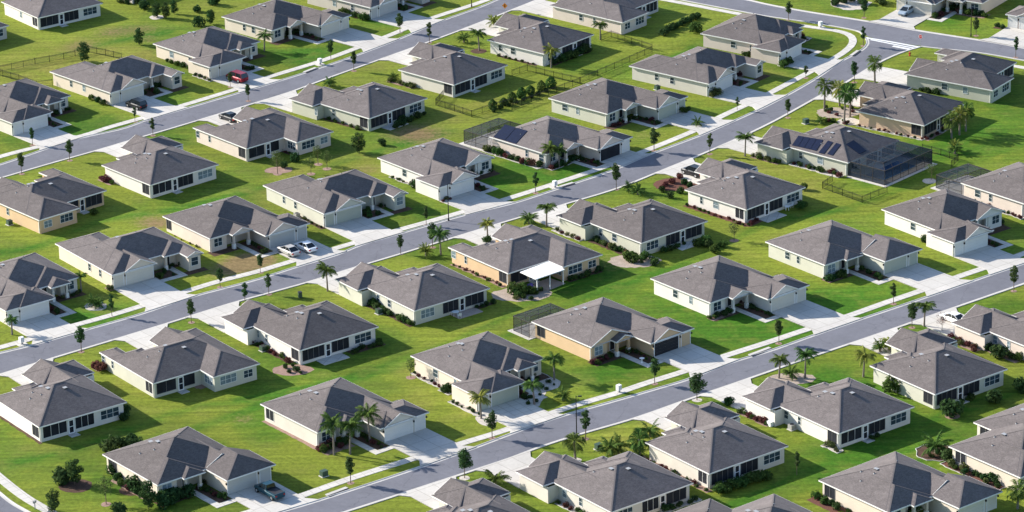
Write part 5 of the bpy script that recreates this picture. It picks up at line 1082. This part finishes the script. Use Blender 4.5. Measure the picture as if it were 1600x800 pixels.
# stop sign
M_RED = mat('sign_red', (.5, .02, .025), .4, .4)
p = gp(1438, 74.5); e = empty('stop_sign', (p.x, p.y, 0), R(-35)); tag(e, 'red octagonal stop sign at the junction corner', 'road sign')
m = MB(); m.box(-.03, .0, 0, .03, .05, 2.5); m.obj('post', M_MET, e)
oc = lambda r: [(r * math.cos(R(22.5 + 45 * k)), r * math.sin(R(22.5 + 45 * k)) + 2.25) for k in range(8)]
m = MB(); a = oc(.44); m.poly([(x, -.02, z) for x, z in a]); m.poly([(x, 0, z) for x, z in a][::-1])
for k in range(8): m.poly([(*a[k][:1], -.02, a[k][1]), (a[(k + 1) % 8][0], -.02, a[(k + 1) % 8][1]), (a[(k + 1) % 8][0], 0, a[(k + 1) % 8][1]), (a[k][0], 0, a[k][1])])
m.obj('sign_border', M_WHITE, e); m = MB(); m.poly([(x, -.026, z) for x, z in oc(.40)]); face = m.obj('sign_face', M_RED, e)
cu = bpy.data.curves.new('lettering', 'FONT'); cu.body = 'STOP'; cu.size = .32; cu.align_x = 'CENTER'; cu.align_y = 'CENTER'; cu.materials.append(M_WHITE)
_t = bpy.data.objects.new('tmp', cu); COL.objects.link(_t); _me = bpy.data.meshes.new_from_object(_t.evaluated_get(bpy.context.evaluated_depsgraph_get())); bpy.data.objects.remove(_t)
o = bpy.data.objects.new('lettering', _me); COL.objects.link(o); o.parent = face; o.location = (0, -.032, 2.25); o.rotation_euler = (math.pi / 2, 0, 0)
# orange diamond sign on the far street
p = gp(789, 19); e = empty('road_sign', (p.x, p.y, 0), R(-20)); tag(e, 'orange diamond road sign at the top edge of the far street', 'road sign')
m = MB(); m.box(-.03, .0, 0, .03, .05, 1.6); m.obj('post', M_MET, e); m = MB(); m.poly([(0, -.02, .75), (.6, -.02, 1.35), (0, -.02, 1.95), (-.6, -.02, 1.35)]); m.poly([(0, -.005, .75), (-.6, -.005, 1.35), (0, -.005, 1.95), (.6, -.005, 1.35)]); m.obj('sign_face', mat('sign_orange', (.8, .25, .02), .5), e)
m = MB(); m.box(-.1, -.03, 1.12, .1, -.022, 1.45); m.box(-.08, -.03, 1.5, .08, -.022, 1.65); m.obj('sign_symbol', M_BLACK, e)
# hydrant
p = gp(1421.5, 87); e = empty('fire_hydrant', (p.x, p.y, 0)); tag(e, 'red fire hydrant on the corner lawn by the junction', 'hydrant'); m = MB()
m.tube([(0, 0, 0), (0, 0, .08), (0, 0, .1), (0, 0, .62)], [.2, .2, .13, .13], 10); m.tube([(0, 0, .62), (0, 0, .72), (0, 0, .82)], [.17, .15, .04], 10); m.obj('barrel', M_RED, e); m = MB(); m.tube([(-.25, 0, .48), (.25, 0, .48)], [.08, .08], 8); m.tube([(0, -.22, .45), (0, 0, .45)], [.1, .1], 8); m.obj('nozzle', M_RED, e)
# kerbside letterbox bottom left
p = gp(55, 796); e = empty('letterbox', (p.x, p.y, 0), R(-20)); tag(e, 'grey letterbox on a post beside the bottom left sidewalk', 'mailbox'); m = MB(); m.box(-.05, -.05, 0, .05, .05, 1.1); m.obj('post', M_MET, e); m = MB(); m.box(-.14, -.3, 1.05, .14, .3, 1.4); m.obj('box', M_ACU, e)
# bird bath
p = gp(1003, 567); e = empty('bird_bath', (p.x, p.y, 0)); tag(e, 'white bird bath in the entry bed of the black garage door house', 'bird bath'); m = MB(); m.tube([(0, 0, 0), (0, 0, .06), (0, 0, .1), (0, 0, .7)], [.2, .2, .08, .08], 10); m.obj('pedestal', M_WHITE, e); m = MB(); m.tube([(0, 0, .68), (0, 0, .8), (0, 0, .76)], [.12, .42, .34], 14); m.obj('basin', M_WHITE, e)
# patio furniture
def table(u, v, r, label, mt=M_WHITE):
    p = gp(u, v); e = empty('patio_table', (p.x, p.y, .07)); tag(e, label, 'table'); m = MB(); m.tube([(0, 0, .7), (0, 0, .74)], [r, r], 18); m.obj('tabletop', mt, e)
    for k in range(4): a = .78 + k * 1.571; m = MB(); m.bar((.7 * r * math.cos(a), .7 * r * math.sin(a), 0), (.6 * r * math.cos(a), .6 * r * math.sin(a), .71), .05, .05); m.obj('leg', mt, e)
def chair(u, v, rz, label, mt=M_WHITE):
    p = gp(u, v); e = empty('patio_chair', (p.x, p.y, .07), R(rz)); tag(e, label, 'chair', 'patio chairs'); m = MB(); m.box(-.27, -.27, .4, .27, .27, .45); m.obj('seat', mt, e); m = MB(); m.poly([(-.27, .25, .45), (.27, .25, .45), (.27, .38, .95), (-.27, .38, .95)]); m.poly([(-.27, .29, .45), (-.27, .42, .95), (.27, .42, .95), (.27, .29, .45)]); m.obj('backrest', mt, e)
    for x in (-.24, .24):
        for y in (-.24, .24): m = MB(); m.bar((x, y, 0), (x, y, .41), .045, .045); m.obj('leg', mt, e)
table(712, 494, .6, 'white patio table behind the mint house porch'); chair(706, 492, 40, 'white patio chair left of the patio table behind the mint house'); chair(718, 497, 200, 'white patio chair right of the patio table behind the mint house')
table(1230, 329, .5, 'pale patio table behind the red mulch house'); chair(1226, 326, 60, 'pale patio chair left of the table behind the red mulch house'); chair(1236, 325, -60, 'pale patio chair right of the table behind the red mulch house')
p = gp(828, 453); e = empty('covered_grill', (p.x, p.y, .03), R(38)); tag(e, 'grill under a violet cover beside the white patio awning', 'grill'); m = MB(); m.box(-.5, -.3, 0, .5, .3, .8); m.tube([(-.45, 0, .8), (.45, 0, .8)], [.3, .3], 8); m.obj('cover', mat('violet_cover', (.12, .08, .33), .6, noise=[(4, .15)]), e); m = MB(); m.box(.5, -.25, .7, .75, .25, .76); m.obj('shelf', M_DARK, e)
# storm drains at the kerb
def drain(u0, v0, u1, v1):
    a, b = gp(u0, v0), gp(u1, v1); m = MB(); m.bar((*a, .045), (*b, .045), .5, .09); struct(m.obj('storm_drain', M_DARK))
    n_ = (b - a).normalized(); n_ = Vector((-n_.y, n_.x)) * .45; m = MB(); m.bar((*(a + n_), .08), (*(b + n_), .08), .6, .12); struct(m.obj('drain_cover', M_KERB))
for q in ((513, 776, 545, 764), (1174, 557, 1206, 545), (878, 293, 898, 287), (1333, 88, 1344, 80), (478, 114, 496, 107)): drain(*q)

# ------------------------------------------------------------------ keep the 270 largest shrubs as things, gather the rest
sh = []; rest = []
for t in PLANTS:
    o, what, gr_, p = t
    u, v = px(p.x, p.y, .4)
    if not (-15 < u < 1615 and -12 < v < 825): t[0]['drop'] = 1; continue
    if o.name.startswith('shrub'): sh.append((o.scale[0] * o.scale[2] / p.y ** 2, t))
sh.sort(key=lambda a: -a[0]); keep = {t[0].name for _, t in sh[:265]}
rest = [t for _, t in sh[265:]]
big = MB(); mats_ = []; 
for o, *_ in rest:
    me = o.data; mt = me.materials[0]
    if mt not in mats_: mats_.append(mt)
    k = mats_.index(mt); M4 = Matrix.Translation(o.location) @ Matrix.Rotation(o.rotation_euler.z, 4, 'Z') @ Matrix.Diagonal((*o.scale, 1)); i0 = len(big.v)
    big.v += [tuple(M4 @ v.co) for v in me.vertices]; big.f += [tuple(i + i0 for i in pl.vertices) for pl in me.polygons]; big.mi += [k] * len(me.polygons)
st_ = big.obj('low_shrubs', mats_); st_['kind'] = 'stuff'; st_['label'] = 'small bedding shrubs along the house walls'
gone = {t[0].name for t in rest} | {t[0].name for t in PLANTS if t[0].get('drop')}
PLANTS = [t for t in PLANTS if t[0].name not in gone]
for nm in gone:
    o = bpy.data.objects[nm]
    for ch in list(o.children): bpy.data.objects.remove(ch)
    bpy.data.objects.remove(o)
# labels: what it is + where it stands in relation to the nearest house
def nearest(p):
    best = None
    for h in HOUSES:
        q = h['rot'].transposed() @ (p - h['org']); dx = max(h['xmin'] - q.x, 0, q.x - h['xmax']); dy = max(h['ymin'] - q.y, 0, q.y - h['ymax']); d = math.hypot(dx, dy)
        if not h['nick']: continue
        uu, vv = px(h['org'].x, h['org'].y)
        if best is None or d < best[0]: best = (d, h, q)
    return best
by = {}
for o, what, gr_, p in PLANTS:
    d, h, q = nearest(p); street = h['rear']
    if q.y < h['ymin'] + 1.0 and q.x > h['xmin'] - .5: where = 'behind' if h['rear'] else 'in front of'
    elif q.y > h['ymax'] - .5: where = 'on the street side of' if h['rear'] else 'in back of'
    elif q.x < h['xmin'] + 2.5: where = 'along the left wall of' if d < 2.2 else 'left of'
    elif q.x > h['xmax'] - 2.5: where = 'right of'
    else: where = 'by the entry of'
    by.setdefault((what, where, h['nick']), []).append((px(p.x, p.y)[0], o))
for (what, where, nick), lst in by.items():
    lst.sort(key=lambda a: a[0]); n_ = len(lst); base = f'{what} {where} {nick}'
    for i, (_, o) in enumerate(lst):
        if n_ == 1: o['label'] = base
        elif n_ == 2: o['label'] = ('left ' if i == 0 else 'right ') + base
        elif n_ == 3: o['label'] = ('leftmost ', 'middle ', 'rightmost ')[i] + base
        elif n_ <= 6: o['label'] = ('leftmost ', 'second ', 'third ', 'fourth ', 'fifth ', 'rightmost ')[i if i < n_ - 1 else 5] + base
        else: o['label'] = base; o['group'] = f'{what}s {where} {nick}'
        if 'group' not in o: o['group'] = {'tree': 'trees of the estate', 'palm': 'palms of the estate', 'shrub': 'shrubs of the estate'}[o['category']] if o.get('category') in ('tree', 'palm', 'shrub') else 'plants'
for h in HOUSES: h['H']['group'] = 'houses of the estate'
